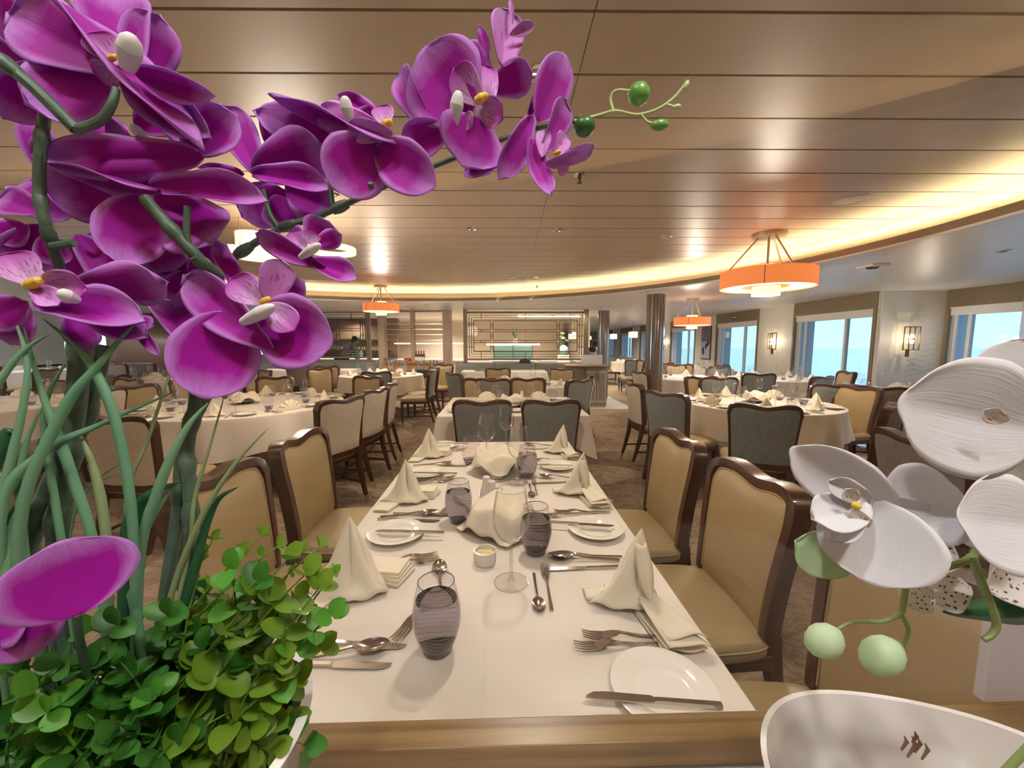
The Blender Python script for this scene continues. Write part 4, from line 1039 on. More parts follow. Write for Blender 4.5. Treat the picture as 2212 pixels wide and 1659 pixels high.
# right round table
chair('blue grey', 2.02, 3.02, 25, 'blue grey backed chair nearest us at the right round table, legs in view', 1.0)
chair('blue grey', 1.72, 3.66, 62, 'blue grey backed chair at the left side of the right round table')
chair('cream', 1.75, 4.42, 88, 'white glinting chair front facing right beside the brown pillar')
chair_px('cream', 1380, 806, 80, 'pale chair farther along the aisle, just left of the brown pillar')
chair('cream', 2.70, 4.98, 178, 'tan fronted chair facing us across the right round table')
chair_px('blue grey', 1555, 819, 10, 'dark blue grey chair back behind the right round table')
chair_px('blue grey', 1641, 810, 12, 'blue grey chair back standing in front of the table below the largest window')
chair('cream', 4.68, 7.8, 150, 'white glinting chair front near the second window')
chair_px('blue grey', 1552, 795, -10, 'green grey chair back near the second window')
chair_px('blue grey', 1808, 835, 20, 'dark grey chair back behind the tan chair at the right round table')
chair_px('blue grey', 1782, 817, -22, 'blue grey chair back in front of the largest window, left of two')
chair_px('blue grey', 1834, 806, -75, 'blue grey chair seen edge on against the largest window')
chair('blue grey', 3.44, 3.92, -100, 'tan fronted chair at the right side of the right round table')
chair('taupe', 4.02, 4.16, 28, 'dark grey chair back near the wave panel table at right')
chair('blue grey', 2.62, 2.92, -42, 'chair at right whose long tan seat shows beside the white orchid')
chair('taupe', 2.25, 1.80, 92, 'dark grey backed chair at far right with its curved rail above the white orchid')
chair('blue grey', 3.12, 1.98, -70, 'tan fronted chair at the right edge, behind the dark grey chair')
chair_px('blue grey', 1436, 786, 0, 'green grey chair back just right of the brown pillar')
chair_px('cream', 1474, 789, 170, 'pale fronted chair beyond the pillar by the far window')
chair('cream', 3.68, 7.98, 178, 'tan fronted chair behind three folded napkins right of the pillar')
chair_px('blue grey', 1369, 779, -5, 'small green grey chair back in the far corridor')
chair('cream', 3.72, 13.2, 90, 'small pale chair at the far corridor table')
chair_px('cream', 1388, 780, -90, 'small white chair beside the far corridor table')

# ================================================================ TABLES AND CLOTHS
def ped_table(c, r, phrase, square=None):
    t = thing('dining_table', 'pedestal table under ' + phrase.split(', behind')[0].split(', near')[0].split(', far')[0] if ' half' not in phrase else 'pedestal table under ' + phrase, 'table', (c[0], c[1], 0))
    tb = MB().lathe([(0,.715), (r*.97,.715), (r*.985,.725), (r*.985,.742), (0,.742)], 48) if not square else MB().box((0,0,.73), (square[0]-.012, square[1]-.012, .026))
    obj('tabletop', tb, M['taupe_wood'], t, smooth=not square)
    obj('column', MB().lathe([(.055,.03), (.05,.08), (.05,.715)], 20), M['taupe_wood'], t)
    obj('foot_plate', MB().lathe([(0,.03), (.22,.025), (.27,.012), (.27,0), (0,0)], 32), M['chrome'], t)
    return t
def round_cloth(c, r, drop, label, seed=0, corner=.0, rot=0.0):
    rnd = random.Random(seed); ph = rnd.uniform(0, 6)
    def fn(u, v):
        a = 2*pi*u
        if v < .34:
            k = v/.34; return Vector((cos(a)*r*k, sin(a)*r*k, .7505))
        if v < .42:
            k = (v-.34)/.08; return Vector((cos(a)*(r+.008*sin(k*pi/2)), sin(a)*(r+.008*sin(k*pi/2)), .7505 - .008*(1-cos(k*pi/2))))
        k = (v-.42)/.58; D = drop + corner*max(0, cos(2*(a-rot)))**6 if corner else drop
        D = drop + (corner*(abs(cos(2*(a-rot)))**8) if corner else 0)
        fold = sin(13*a+ph)*.55 + sin(21*a+ph*2)*.35 + sin(7*a)*.3
        rr = r + .008 + k*(.012) + .038*k**1.2*fold + .02*k
        return Vector((cos(a)*rr, sin(a)*rr, .7425 - D*k))
    o = obj('tablecloth', MB().grid(fn, 160, 26), M['cloth'], loc=(c[0], c[1], 0), angle=80)
    return tag(o, label, 'tablecloth')
def rect_cloth(x0, x1, y0, y1, drop, label, corner=.12, seed=0, folds=1.0):
    cx, cy_, hx, hy = (x0+x1)/2, (y0+y1)/2, (x1-x0)/2, (y1-y0)/2
    rr = .035
    per = []
    nn = 40
    def add(ax, ay, bx, by):
        for i in range(nn): per.append((ax+(bx-ax)*i/nn, ay+(by-ay)*i/nn))
    add(-hx,-hy,hx,-hy); add(hx,-hy,hx,hy); add(hx,hy,-hx,hy); add(-hx,hy,-hx,-hy)
    n_ = len(per)
    def fn(u, v):
        i = int(round(u*n_)) % n_; x, y = per[i]
        dc = min(abs(abs(x)-hx) + abs(abs(y)-hy), 1)          # distance from the corner along the edge
        nx = (1 if x > 0 else -1) if abs(abs(x)-hx) < 1e-6 else 0; ny = (1 if y > 0 else -1) if abs(abs(y)-hy) < 1e-6 else 0
        L = sqrt(nx*nx+ny*ny) or 1; nx /= L; ny /= L
        if v < .3: k = v/.3; return Vector((x*k, y*k, .7505))
        if v < .4: k = (v-.3)/.1; return Vector((x + nx*.006*sin(k*pi/2), y + ny*.006*sin(k*pi/2), .7505-.006*(1-cos(k*pi/2))))
        k = (v-.4)/.6; q = max(0, 1-dc/.16)
        D = drop + corner*q*q
        fold = folds*(sin(i*.35+seed)*.6+sin(i*.9+seed*2)*.3)*.012
        ox = k*(.018 + fold + .075*q*q)
        return Vector((x + nx*(.006+ox), y + ny*(.006+ox), .7445 - D*k))
    o = obj('tablecloth', MB().grid(fn, n_, 20), M['cloth'], loc=(cx, cy_, 0), angle=75)
    return tag(o, label, 'tablecloth')

T0 = (-.476, .423, .575, 2.43)
rect_cloth(*T0, .225, 'white cloth on the long table set in front of the oak rail', .14, 1, .6).data.materials[0] = M['cloth_creased']
for i, y in enumerate((1.05, 1.95)):
    t = ped_table((-.026, y), 0, 'the white cloth of the long table, %s half' % ('near', 'far')[i], (.88, .90)); t.location.z = 0
T1 = (-.53, .76, 3.32, 4.50)
rect_cloth(*T1, .26, 'white cloth on the square table behind two blue grey chairs', .10, 3, 1.2); ped_table((.115, 3.91), 0, 'the white cloth of the square table', (1.27, 1.16))
RT_ = {
 'TL': ((-2.60, 4.10), .92, .29, 'the large round table left of the aisle', .05),
 'TLL': (None, .90, .27, 'the round table at the left picture edge', .04),
 'TLB': (None, .75, .27, 'the round table behind the chairs at far left', 0),
 'TC': (None, .78, .27, 'the round table in front of the wine shelves', .04),
 'T2': (None, .72, .26, 'the round table before the fretwork bench', .04),
 'TR': ((2.66, 4.02), .73, .28, 'the big round table to the right of the aisle', .05),
 'TR2': (None, .74, .27, 'the round table just right of the brown pillar', .03),
 'TR3': (None, .72, .27, 'the round table below the largest window', .03),
 'TR4': (None, .55, .27, 'the small round table near the second window', 0),
 'TR5': (None, .60, .27, 'the round table in front of the wave panel', 0),
 'TFC': (None, .50, .30, 'the far corridor table beyond the walkway', .10),
 'TF0': (None, .90, .30, 'the farthest table on the left', .0),
}
def setc(k, px, Z):
    p = A(px, 742, Z); a = RT_[k]; RT_[k] = ((p.x, p.y), *a[1:])
setc('TLL', -78, 3.9); setc('TLB', 352, 6.9); setc('TC', 823, 7.75); setc('T2', 1135, 6.0); setc('TR2', 1492, 7.1); setc('TR3', 1676, 7.0)
setc('TR4', 1532, 9.6); setc('TR5', 1925, 5.05); setc('TFC', 1352, 13.2); setc('TF0', 20, 8.9)
for i, (k, (c, r, d, ph, co)) in enumerate(RT_.items()):
    round_cloth(c, r, d, 'white cloth draped over ' + ph, i, co, .6*i + .35); ped_table(c, r, 'the cloth of ' + ph)
def bench_table(px0, px1, Z, dep, ph):
    a, b = A(px0, 742, Z), A(px1, 742, Z)
    rect_cloth(a.x, b.x, a.y, a.y+dep, .27, 'white cloth on ' + ph, .06, 5, 1.0); ped_table(((a.x+b.x)/2, a.y+dep/2), 0, 'the cloth of ' + ph, (b.x-a.x, dep))
bench_table(995, 1183, 8.5, .68, 'the bare table along the fretwork bench'); bench_table(543, 752, 9.0, .68, 'the bare table along the left bench')

# ================================================================ TABLEWARE (built once each)
def rim(r, z, t=.0011, n=28): return MB().tube([(r*cos(2*pi*i/n), r*sin(2*pi*i/n), z) for i in range(n+1)], t, 5, cap=False)
def build_wine():
    t = thing('wine_glass', '', 'wine glass')
    H = .215
    obj('bowl', MB().lathe([(.004,.093), (.012,.096), (.024,.104), (.034,.117), (.0395,.132), (.041,.147), (.040,.165), (.037,.185), (.0335,.205), (.0318,H)], 40), M['glass'], t)
    obj('rim', rim(.0318, H, .0009), M['glass_rim'], t)
    obj('stem', MB().lathe([(.010,.006), (.0055,.012), (.0042,.03), (.0038,.06), (.0045,.088), (.008,.094)], 16), M['glass_rim2'] if 'glass_rim2' in M else M.setdefault('glass_rim2', glass('stem_glass', (.90,.89,.87), 1, 1.5, .05)), t)
    obj('foot', MB().lathe([(.0,.010), (.010,.0065), (.022,.004), (.0375,.0022), (.0378,.0008), (.0372,.0006)], 40), M['glass_foot'] if 'glass_foot' in M else M.setdefault('glass_foot', glass('foot_glass', (.95,.94,.92), 1, 1.5, .02)), t)
    obj('foot_rim', rim(.0376, .0015, .0009), M['glass_rim'], t)
    PROTO['wine'] = (t, False)
def build_tumbler(key, h, fill):
    t = thing('water_tumbler', '', 'tumbler')
    pr = [(.026,.010), (.031,.016), (.0365,.030), (.0405,.046), (.0425,.062), (.0418,.080), (.0385,.100), (.0345,.118), (.0315,h)]
    obj('cup', MB().lathe(pr, 40), M['tumbler'], t)
    obj('rim', rim(.0315, h, .0010), M['tumbler_rim'] if 'tumbler_rim' in M else M.setdefault('tumbler_rim', glass('smoky_rim', (.45,.43,.50), 1, 1.5, .10)), t)
    obj('base', MB().lathe([(0,.001), (.022,.001), (.026,.004), (.027,.009), (.024,.015), (0,.017)], 32), M['tumbler_base'], t)
    if fill:
        w = [(r-.002, z) for r, z in pr if z < fill]
        obj('water', MB().lathe([(0,.016)] + w[1:] + [(.036,fill), (0,fill)], 32), M['water'], t)
        tk = MB().lathe([(.0355,fill-.003), (0,fill-.003)], 24)
    PROTO[key] = (t, False)
build_wine(); build_tumbler('tumbler_full', .130, .098); build_tumbler('tumbler_low', .130, .030)
def build_plate():
    t = thing('bread_plate', '', 'plate')
    obj('plate', MB().lathe([(0,.0065), (.046,.0065), (.052,.008), (.057,.0125), (.088,.0185), (.0895,.0178), (.0885,.0162), (.056,.0095), (.050,.0015), (.044,.0005), (0,.0005)], 56), M['china'], t)
    PROTO['plate'] = (t, False)
build_plate()
def strip(secs):
    """loft of flat rectangular sections (y, halfwidth, z, halfthickness, xshift)"""
    mb = MB(); vs = []
    for y, w, z, h, *xs in secs:
        x = xs[0] if xs else 0; vs += [(x-w,y,z-h),(x+w,y,z-h),(x+w*.9,y,z+h),(x-w*.9,y,z+h)]
    k = len(secs)
    return mb.add(vs, [(i*4+j, i*4+(j+1)%4, i*4+4+(j+1)%4, i*4+4+j) for i in range(k-1) for j in range(4)] + [(3,2,1,0), tuple(range(4*k-4,4*k))])
def build_cutlery():
    Hn = [(-.100,.0045,.0022,.0020), (-.098,.0048,.0022,.0022), (-.02,.0034,.0042,.0022), (.0,.0030,.0075,.0020)]
    k = thing('table_knife', '', 'knife')
    obj('handle', strip([(-.105,.0046,.003,.0028), (-.10,.005,.003,.003), (-.01,.0042,.003,.003), (.0,.0044,.003,.0026)]), M['steel'], k)
    obj('blade', strip([(.0,.0042,.003,.0014), (.006,.0075,.003,.0010,.001), (.08,.0085,.003,.0009,.001), (.100,.0070,.003,.0008,.0005), (.112,.0030,.003,.0007,-.003), (.114,.001,.003,.0006,-.005)]), M['steel'], k)
    PROTO['knife'] = (k, False)
    f = thing('table_fork', '', 'fork')
    m = strip(Hn + [(.025,.0032,.0130,.0013), (.040,.0085,.0110,.0011), (.052,.0118,.0070,.0010), (.062,.0120,.0050,.0010)])
    for x in (-.0100,-.0034,.0034,.0100): m.v, m.f = (lambda a: (m.v + a.v, m.f + [tuple(i+len(m.v) for i in q) for q in a.f]))(strip([(.060,.0020,.0052,.0010,x), (.085,.0017,.0060,.0009,x*.98), (.104,.0008,.0115,.0006,x*.95)]))
    obj('fork', m, M['steel'], f, angle=30); PROTO['fork'] = (f, False)
    s = thing('table_spoon', '', 'spoon')
    m = strip(Hn + [(.028,.0030,.0120,.0014), (.040,.0045,.0105,.0012)])
    def bowl(u, v):
        y = .036 + .066*u; w = .0195 * sqrt(max(0, 1-(2*u-.96)**2*1.02)) * (1.05-.12*u); x = (2*v-1)*w
        d = .0085*max(0, 1-(2*u-1)**2)*(1-(2*v-1)**2); return Vector((x, y, .0108 - d - .002*u + .003*u*u))
    m.grid(bowl, 14, 10); obj('spoon', m, M['steel'], s, angle=60); PROTO['spoon'] = (s, False)
build_cutlery()
def build_napkins():
    # tall: an upright sail folded on a front ridge, rolled stack behind and a flap in front
    def sail(H, base, apex=(0,0), sag=.012, hem=.006):
        n_ = len(base)
        def fn(u, v):
            f = u*n_; i = int(f) % n_; t = f - int(f)
            b = Vector(base[i]).lerp(Vector(base[(i+1) % n_]), t); B = Vector((b.x, b.y, 0)); A_ = Vector((apex[0], apex[1], H))
            e = A_.lerp(B, v); c = Vector((sum(q[0] for q in base)/n_, sum(q[1] for q in base)/n_, 0))
            out = (B - c).normalized()
            e += out*(-sag*sin(pi*v)*1.3*(1-4*t*(1-t)*.9) + .008*4*t*(1-t)*sin(pi*min(1,v*1.1)))
            e.z += .004*sin(9*t+i)*v + hem*v**6 + .002
            e += out*(.010*v**8)
            return e
        return MB().grid(fn, n_*12, 16)
    t = thing('folded_napkin', '', 'napkin')
    obj('peak', sail(.148, [(-.082,-.048), (.018,-.056), (.070,-.018), (.028,.034), (-.022,.030)], (-.012,.0)), M['napkin'], t, solid=.0032, angle=50)
    m = MB()
    for i in range(4): m.box((.042-.003*i, .046, .004+.0062*i), (.100,.070-.004*i,.0052), rz=.05*i-.1)
    for k in (0, 1): m.grid(lambda u, v, k=k: Vector((-.045 + .05*u*0 + (v-.5)*.078*(1-.30*u) - .012*u, -.020 - .105*u, .0018 + .0055*k*(1-u*.2) + .002*sin(pi*v))), 8, 4)
    obj('folded_base', m, M['napkin'], t, bevel=.0014, solid=.0022); PROTO['nap_tall'] = (t, False)
    # right-hand side variant: slim sail with a knotted twist and a hanging tail
    t = thing('folded_napkin', '', 'napkin')
    m = sail(.150, [(-.084,-.016), (-.004,-.036), (.034,-.018), (.040,.020), (-.020,.030)], (.012,.0), .010, .010)
    m.grid(lambda u, v: Vector((.006 + (v-.5)*.030*sin(pi*min(1,.15+u))**.7 + .012*u, -.012 - .036*u - .012*sin(pi*v), .118*(1-u)**1.05 + .012)), 14, 8)
    obj('peak', m, M['napkin'], t, solid=.0032, angle=50)
    m = MB()
    for k in range(4):
        m.grid(lambda u, v, k=k: Vector((.006 + .034*u + (v-.5)*(.034+.036*u) + .003*k, -.034 - .100*u - .006*k*(k < 3), .0025 + .0068*k*(.4+.6*u) + (.022*(1-u)**1.5 + .010*sin(pi*v))*(k > 1) + .004*sin(2*pi*v+k))), 12, 8)
    m.grid(lambda u, v: Vector((-.02 - .075*u, .018 + (v-.5)*.050*(1-.3*u), .006 + .012*sin(pi*v)*(1-u*.5))), 8, 5)
    m.box((.0,.022,.004), (.09,.06,.006)); obj('folded_base', m, M['napkin'], t, solid=.0025); PROTO['nap_fin'] = (t, False)
    # fan / shell
    t = thing('folded_napkin', '', 'napkin')
    def shell(u, v):
        a = pi*u; b = (v-.5)*2; q = 1-abs(b); sg = 1 if b >= 0 else -1; R = .100
        y = sg*.042*(1-q*q) + .009*cos(13*a)*q*q - .02*sin(a)*q
        return Vector((cos(a)*R*q*(1.06-.1*sin(a)), y, sin(a)*R*.90*q*(1+.04*cos(13*a)*q) + .001))
    obj('shell', MB().grid(shell, 52, 16), M['napkin'], t, angle=80)
    m = MB()
    for i in range(2): m.box((0,.0,.0035+.006*i), (.19-.02*i,.10-.01*i,.0055))
    obj('folded_base', m, M['napkin'], t, bevel=.0016); PROTO['nap_fan'] = (t, False)
    # loose pyramid
    t = thing('folded_napkin', '', 'napkin')
    obj('peak', sail(.115, [(-.080,-.040), (.0,-.060), (.080,-.040), (.060,.030), (-.060,.030)], (0,-.01), .004), M['napkin'], t, solid=.003, angle=50)
    obj('folded_base', MB().box((0,.01,.004), (.15,.11,.007)), M['napkin'], t, bevel=.0016); PROTO['nap_pyr'] = (t, False)
build_napkins()
def build_ramekin():
    t = thing('butter_ramekin', '', 'ramekin')
    obj('cup', MB().lathe([(0,.001), (.028,.001), (.030,.004), (.0315,.036), (.0315,.0375), (.0285,.0375), (.0275,.012), (0,.011)], 36), M['china'], t)
    def bt(u, v):
        a = 2*pi*u; r = .0272*v; z = .026 + .004*(1-v) + .0045*sin(3*a)*v*(1-v)*2 + .004*sin(7*a+1)*v*(1-v)*2
        return Vector((cos(a)*r, sin(a)*r, z))
    obj('butter', MB().grid(bt, 24, 8), M['butter'], t); PROTO['ramekin'] = (t, False)
build_ramekin()
def build_shaker():
    t = thing('table_shaker', '', 'shaker')
    obj('body', MB().lathe([(0,.0), (.0215,.0), (.0225,.004), (.0205,.03), (.0165,.06), (.0150,.072), (.0158,.078), (.0140,.086), (.007,.090), (0,.0905)], 32), M['china'], t)
    h = MB()
    for a in (0, 2.1, 4.2): h.lathe([(0,.0912), (.0014,.0905)], 8, (cos(a)*.004, sin(a)*.004, 0))
    obj('hole', h, M['black'], t); PROTO['shaker'] = (t, False)
build_shaker()
def build_basket():
    t = thing('bread_basket', '', 'basket')
    m = MB()
    for i in range(7):
        r = .068 + .0065*i; z = .006 + .009*i; ph = i*.5
        m.tube([((r+.003*sin(9*a+ph))*cos(a), (r+.003*sin(9*a+ph))*sin(a), z+.002*sin(5*a+ph)) for a in [2*pi*j/40 for j in range(41)]], .0022, 5, cap=False)
    for j in range(14):
        a = 2*pi*j/14; m.tube([(.05*cos(a),.05*sin(a),.003), (.07*cos(a),.07*sin(a),.008), (.110*cos(a),.110*sin(a),.066)], .002, 5)
    m.lathe([(0,.0015), (.06,.0015), (.06,.004), (0,.004)], 24); obj('wire_bowl', m, M['wire'], t); PROTO['basket'] = (t, False)
    def liner(key, size, h, seed, r0=.10):
        rnd = random.Random(seed); px = [rnd.uniform(0, 6) for _ in range(6)]
        def fn(u, v):
            x, y = (u-.5)*2*size, (v-.5)*2*size; r = sqrt(x*x+y*y)
            z = h + .018*sin(x*26+px[0])*sin(y*22+px[1]) + .010*sin(x*45+px[2]+y*30)
            if r < r0*.55: z -= .012*(1-r/(r0*.55))
            if r > r0: z -= (r-r0)*1.05
            fold = .010*sin(atan2(y,x)*7+px[3])*max(0, (r-r0)/size)
            k = 1 if r < r0 else (r0+(r-r0)*.55)/r
            return Vector((x*k, y*k, max(.012, z+fold)))
        o = obj('basket_liner', MB().grid(fn, 34, 34), M['napkin'], solid=.002, angle=80); tag(o, '', 'napkin'); PROTO[key] = (o, False)
    liner('liner_a', .150, .088, 3); liner('liner_b', .145, .080, 8)
build_basket()

# ---------------------------------------------------------------- the long table, item by item
TZ = .7515
def put(key, px, py, deg, label, grp=None, z=TZ, scale=None, tilt=None):
    """deg: heading on the table, 0 = pointing away from the camera, 90 = to the right"""
    p = W(px, py, z); o = place(key, (p.x, p.y, z), radians(-deg), label, grp, scale)
    if tilt: o.rotation_euler = Euler((radians(tilt[0]), radians(tilt[1]), radians(-deg)), 'XYZ')
    return o
GN, GG, GT, GP, GC = 'folded cream napkins on the long table', 'wine glasses on the long table', 'water tumblers on the long table', 'bread plates on the long table', 'cutlery on the long table'
put('nap_tall', 772, 1265, 12, 'tall peaked cream napkin on the left, nearest the green leaves', GN, scale=1.2)
put('nap_tall', 885, 1078, 8, 'tall peaked cream napkin on the left, middle of three, beside the tumbler', GN, scale=1.06)
put('nap_tall', 932, 985, 8, 'tall peaked cream napkin on the left, farthest of three', GN, scale=1.02)
put('nap_fin', 1368, 1300, 0, 'tall twisted cream napkin on the right, nearest the near plate', GN, scale=1.18)
put('nap_fin', 1252, 1066, 0, 'tall twisted cream napkin on the right, middle of three', GN, scale=1.12)
put('nap_fin', 1212, 978, 0, 'tall twisted cream napkin on the right, farthest of three', GN, scale=1.05)
put('tumbler_full', 945, 1404, 0, 'large smoky water tumbler nearest the oak rail', GT, scale=1.12)
put('tumbler_full', 991, 1127, 0, 'smoky water tumbler left of the near draped basket', GT, scale=1.1)
put('tumbler_low', 1018, 1005, 0, 'smoky tumbler left of the farther draped basket', GT, scale=1.1)
put('tumbler_full', 1157, 1195, 0, 'smoky water tumbler right of the tall near wine glass', GT, scale=1.1)
put('tumbler_full', 1139, 1030, 0, 'dark smoky tumbler right of the farther draped basket', GT, scale=1.1)
put('wine', 1104, 1258, 0, 'tall empty wine glass beside the butter ramekin, nearest the camera', GG, scale=1.15)
put('wine', 1119, 1042, 0, 'wine glass behind the nearest one, standing before the smoky tumbler', GG, scale=1.15)
put('wine', 1051, 998, 0, 'wine glass at the far end, left of the two at the back', GG, scale=1.15)
put('wine', 1093, 968, 0, 'wine glass at the far end, right of the two at the back', GG, scale=1.15)
put('plate', 857, 1158, 0, 'white bread plate on the left under a knife, nearest of the left plates', GP)
put('plate', 921, 1025, 0, 'white bread plate on the left beside the middle napkin', GP)
put('plate', 957, 966, 0, 'white bread plate at the far left corner', GP)
put('plate', 1286, 1148, 0, 'white bread plate on the right under a knife, beside the tan chair seat', GP)
put('plate', 1204, 1010, 0, 'white bread plate on the right, farther one', GP)
put('plate', 1432, 1500, 0, 'white bread plate nearest the oak rail at bottom right', GP)
put('ramekin', 1048, 1215, 0, 'white ramekin of butter beside the nearest wine glass')
put('ramekin', 1073, 1032, 0, 'white ramekin of butter before the farther basket')
put('shaker', 1051, 1075, 0, 'white shaker behind the draped basket, left and taller looking one')
put('shaker', 1062, 1086, 0, 'white shaker just in front of the other, closer to the basket')
put('basket', 1082, 1140, 0, 'black wire basket under the big cream napkin in the table middle', scale=.80)
put('liner_a', 1082, 1140, 38, 'big rumpled cream napkin covering the nearer basket', scale=.92)
put('basket', 1082, 1012, 0, 'black wire bread basket showing its rings near the far wine glasses', scale=.88)
put('liner_b', 1075, 1012, 40, 'rumpled cream napkin over the farther black wire basket', z=TZ+.018, scale=.95)
# table number card
p = W(1062, 1064, TZ); tc_ = thing('table_card', 'thin dark outlined card standing behind the two shakers', 'card', (p.x, p.y, TZ))
obj('card', MB().box((0,0,.001), (.105,.095,.0015)), M['paper'], tc_, smooth=False)
b_ = MB()
for x, y, w, h in ((0,.042,.09,.003), (0,-.042,.09,.003), (.044,0,.003,.086), (-.044,0,.003,.086)): b_.box((x,y,.0022), (w,h,.001))
obj('border', b_, M['black'], tc_, smooth=False)

put('knife', 758, 1392, 96, 'knife behind the big spoon at bottom left', GC)
put('spoon', 726, 1414, 80, 'big spoon at bottom left between two knives', GC, z=TZ+.004)
put('knife', 716, 1438, 93, 'knife at bottom left, closest to the oak rail', GC)
put('fork', 908, 1322, 200, 'fork half hidden at the left of the nearest tumbler', GC)
put('spoon', 951, 1262, -10, 'dessert spoon seen just behind the nearest tumbler', GC)
put('fork', 866, 1222, 74, 'fork right of the nearest left napkin, front one', GC, z=TZ+.002)
put('fork', 864, 1210, 80, 'fork right of the nearest left napkin, rear one', GC)
put('knife', 888, 1150, 275, 'knife lying on the nearest left bread plate', GC, z=TZ+.020)
put('spoon', 885, 1113, 84, 'spoon between the left tumbler and the left plate', GC, z=TZ+.003)
put('knife', 880, 1124, 96, 'knife just in front of the left spoon', GC)
put('knife', 912, 1112, 95, 'knife behind the left spoon, reaching the tumbler', GC)
put('fork', 973, 1096, 200, 'fork tip peeping out left of the second tumbler', GC)
put('fork', 928, 1044, 76, 'fork right of the middle left napkin, front one', GC)
put('fork', 934, 1038, 72, 'fork right of the middle left napkin, rear one', GC, z=TZ+.003)
put('knife', 938, 1023, 275, 'knife lying on the middle left bread plate', GC, z=TZ+.020)
put('spoon', 937, 1004, 84, 'spoon above the middle left plate', GC, z=TZ+.003)
put('knife', 952, 1006, 95, 'knife beside the spoon above the middle left plate', GC)
put('fork', 966, 974, 84, 'fork near the farthest left napkin', GC)
put('knife', 974, 958, 275, 'knife lying on the far left corner plate', GC, z=TZ+.020)
put('fork', 1366, 1378, 272, 'fork under the near right napkin, rear of two', GC, z=TZ+.003)
put('fork', 1350, 1397, 268, 'fork under the near right napkin, front of two', GC)
put('spoon', 1159, 1280, 180, 'dessert spoon lying lengthwise right of the nearest wine glass', GC, scale=.80)
put('fork', 1183, 1268, 1, 'dessert fork lying lengthwise beside the dessert spoon', GC, scale=.92)
put('knife', 1416, 1516, -83, 'butter knife across the plate nearest the oak rail', GC, z=TZ+.021)
put('spoon', 1260, 1208, 276, 'spoon on the right behind the near right napkin', GC, z=TZ+.004)
put('spoon', 1268, 1204, 272, 'second spoon nested behind the spoon on the right', GC)
put('knife', 1264, 1229, 268, 'knife in front of the spoons on the right', GC)
put('knife', 1250, 1133, 100, 'knife lying on the right bread plate beside the chair seat', GC, z=TZ+.020, tilt=(0,0))
put('fork', 1230, 1112, 262, 'fork resting above the right bread plate, front one', GC, z=TZ+.003)
put('fork', 1258, 1108, 272, 'fork resting above the right bread plate, rear one', GC)
put('spoon', 1212, 1032, 276, 'spoon left of the middle right napkin', GC, z=TZ+.003)
put('knife', 1210, 1043, 268, 'knife left of the middle right napkin', GC)
put('knife', 1188, 1005, 96, 'knife lying on the farther right bread plate', GC, z=TZ+.020)
put('fork', 1182, 994, 262, 'fork above the farther right plate', GC)
put('fork', 1156, 1054, 0, 'dessert fork lying lengthwise left of the middle right napkin', GC, scale=.85)
put('spoon', 1146, 1060, 180, 'dessert spoon lying lengthwise beside the farther dessert fork', GC, scale=.8)
put('spoon', 1168, 962, 280, 'spoon near the far right corner', GC, z=TZ+.003)
put('knife', 1172, 970, 268, 'knife near the far right corner', GC)

# ---------------------------------------------------------------- the other tables
ORD = ['first', 'second', 'third', 'fourth', 'fifth', 'sixth', 'seventh', 'eighth', 'ninth', 'tenth', 'eleventh', 'twelfth']
SHORT = {'TL': 'the large round table left of the aisle', 'TLL': 'the round table at the left picture edge', 'TLB': 'the round table behind the far left chairs',
 'TC': 'the round table before the wine shelves', 'T2': 'the round table before the fretwork bench', 'TR': 'the big round table right of the aisle',
 'TR2': 'the round table beside the brown pillar', 'TR3': 'the round table below the largest window', 'TR4': 'the small table near the second window',
 'TR5': 'the table before the wave panel', 'TFC': 'the far corridor table', 'TF0': 'the farthest table on the left', 'T1': 'the square table behind the blue grey chairs'}
DESC = {'nap_fan': 'fan folded cream napkin', 'nap_pyr': 'pyramid folded cream napkin', 'nap_tall': 'peaked cream napkin', 'wine': 'empty wine glass', 'tumbler_low': 'smoky tumbler', 'plate': 'white bread plate',
 'fork': 'fork', 'knife': 'knife', 'spoon': 'spoon', 'liner_b': 'rumpled cream cloth over the basket', 'basket': 'black wire bread basket'}
PL = {'nap_fan': 'napkins', 'nap_pyr': 'napkins', 'nap_tall': 'napkins', 'wine': 'wine glasses', 'tumbler_low': 'tumblers', 'plate': 'plates', 'fork': 'forks', 'knife': 'knives', 'spoon': 'spoons'}
def setting(tk, items):
    """items: (key, x, y, heading, z) ; labels count from the left of the photograph"""
    by = {}
    for it in items: by.setdefault(it[0], []).append(it)
    for key, L in by.items():
        L.sort(key=lambda it: PX((it[1], it[2], .8))[0])
        for i, (k, x, y, h, z) in enumerate(L):
            lb = DESC[k] + ' on ' + SHORT[tk] if len(L) == 1 else '%s on %s, %s from left' % (DESC[k], SHORT[tk], ORD[i])
            place(k, (x, y, z), radians(-h), lb, (PL[k] + ' on ' + SHORT[tk]) if k in PL and len(L) > 1 else None)
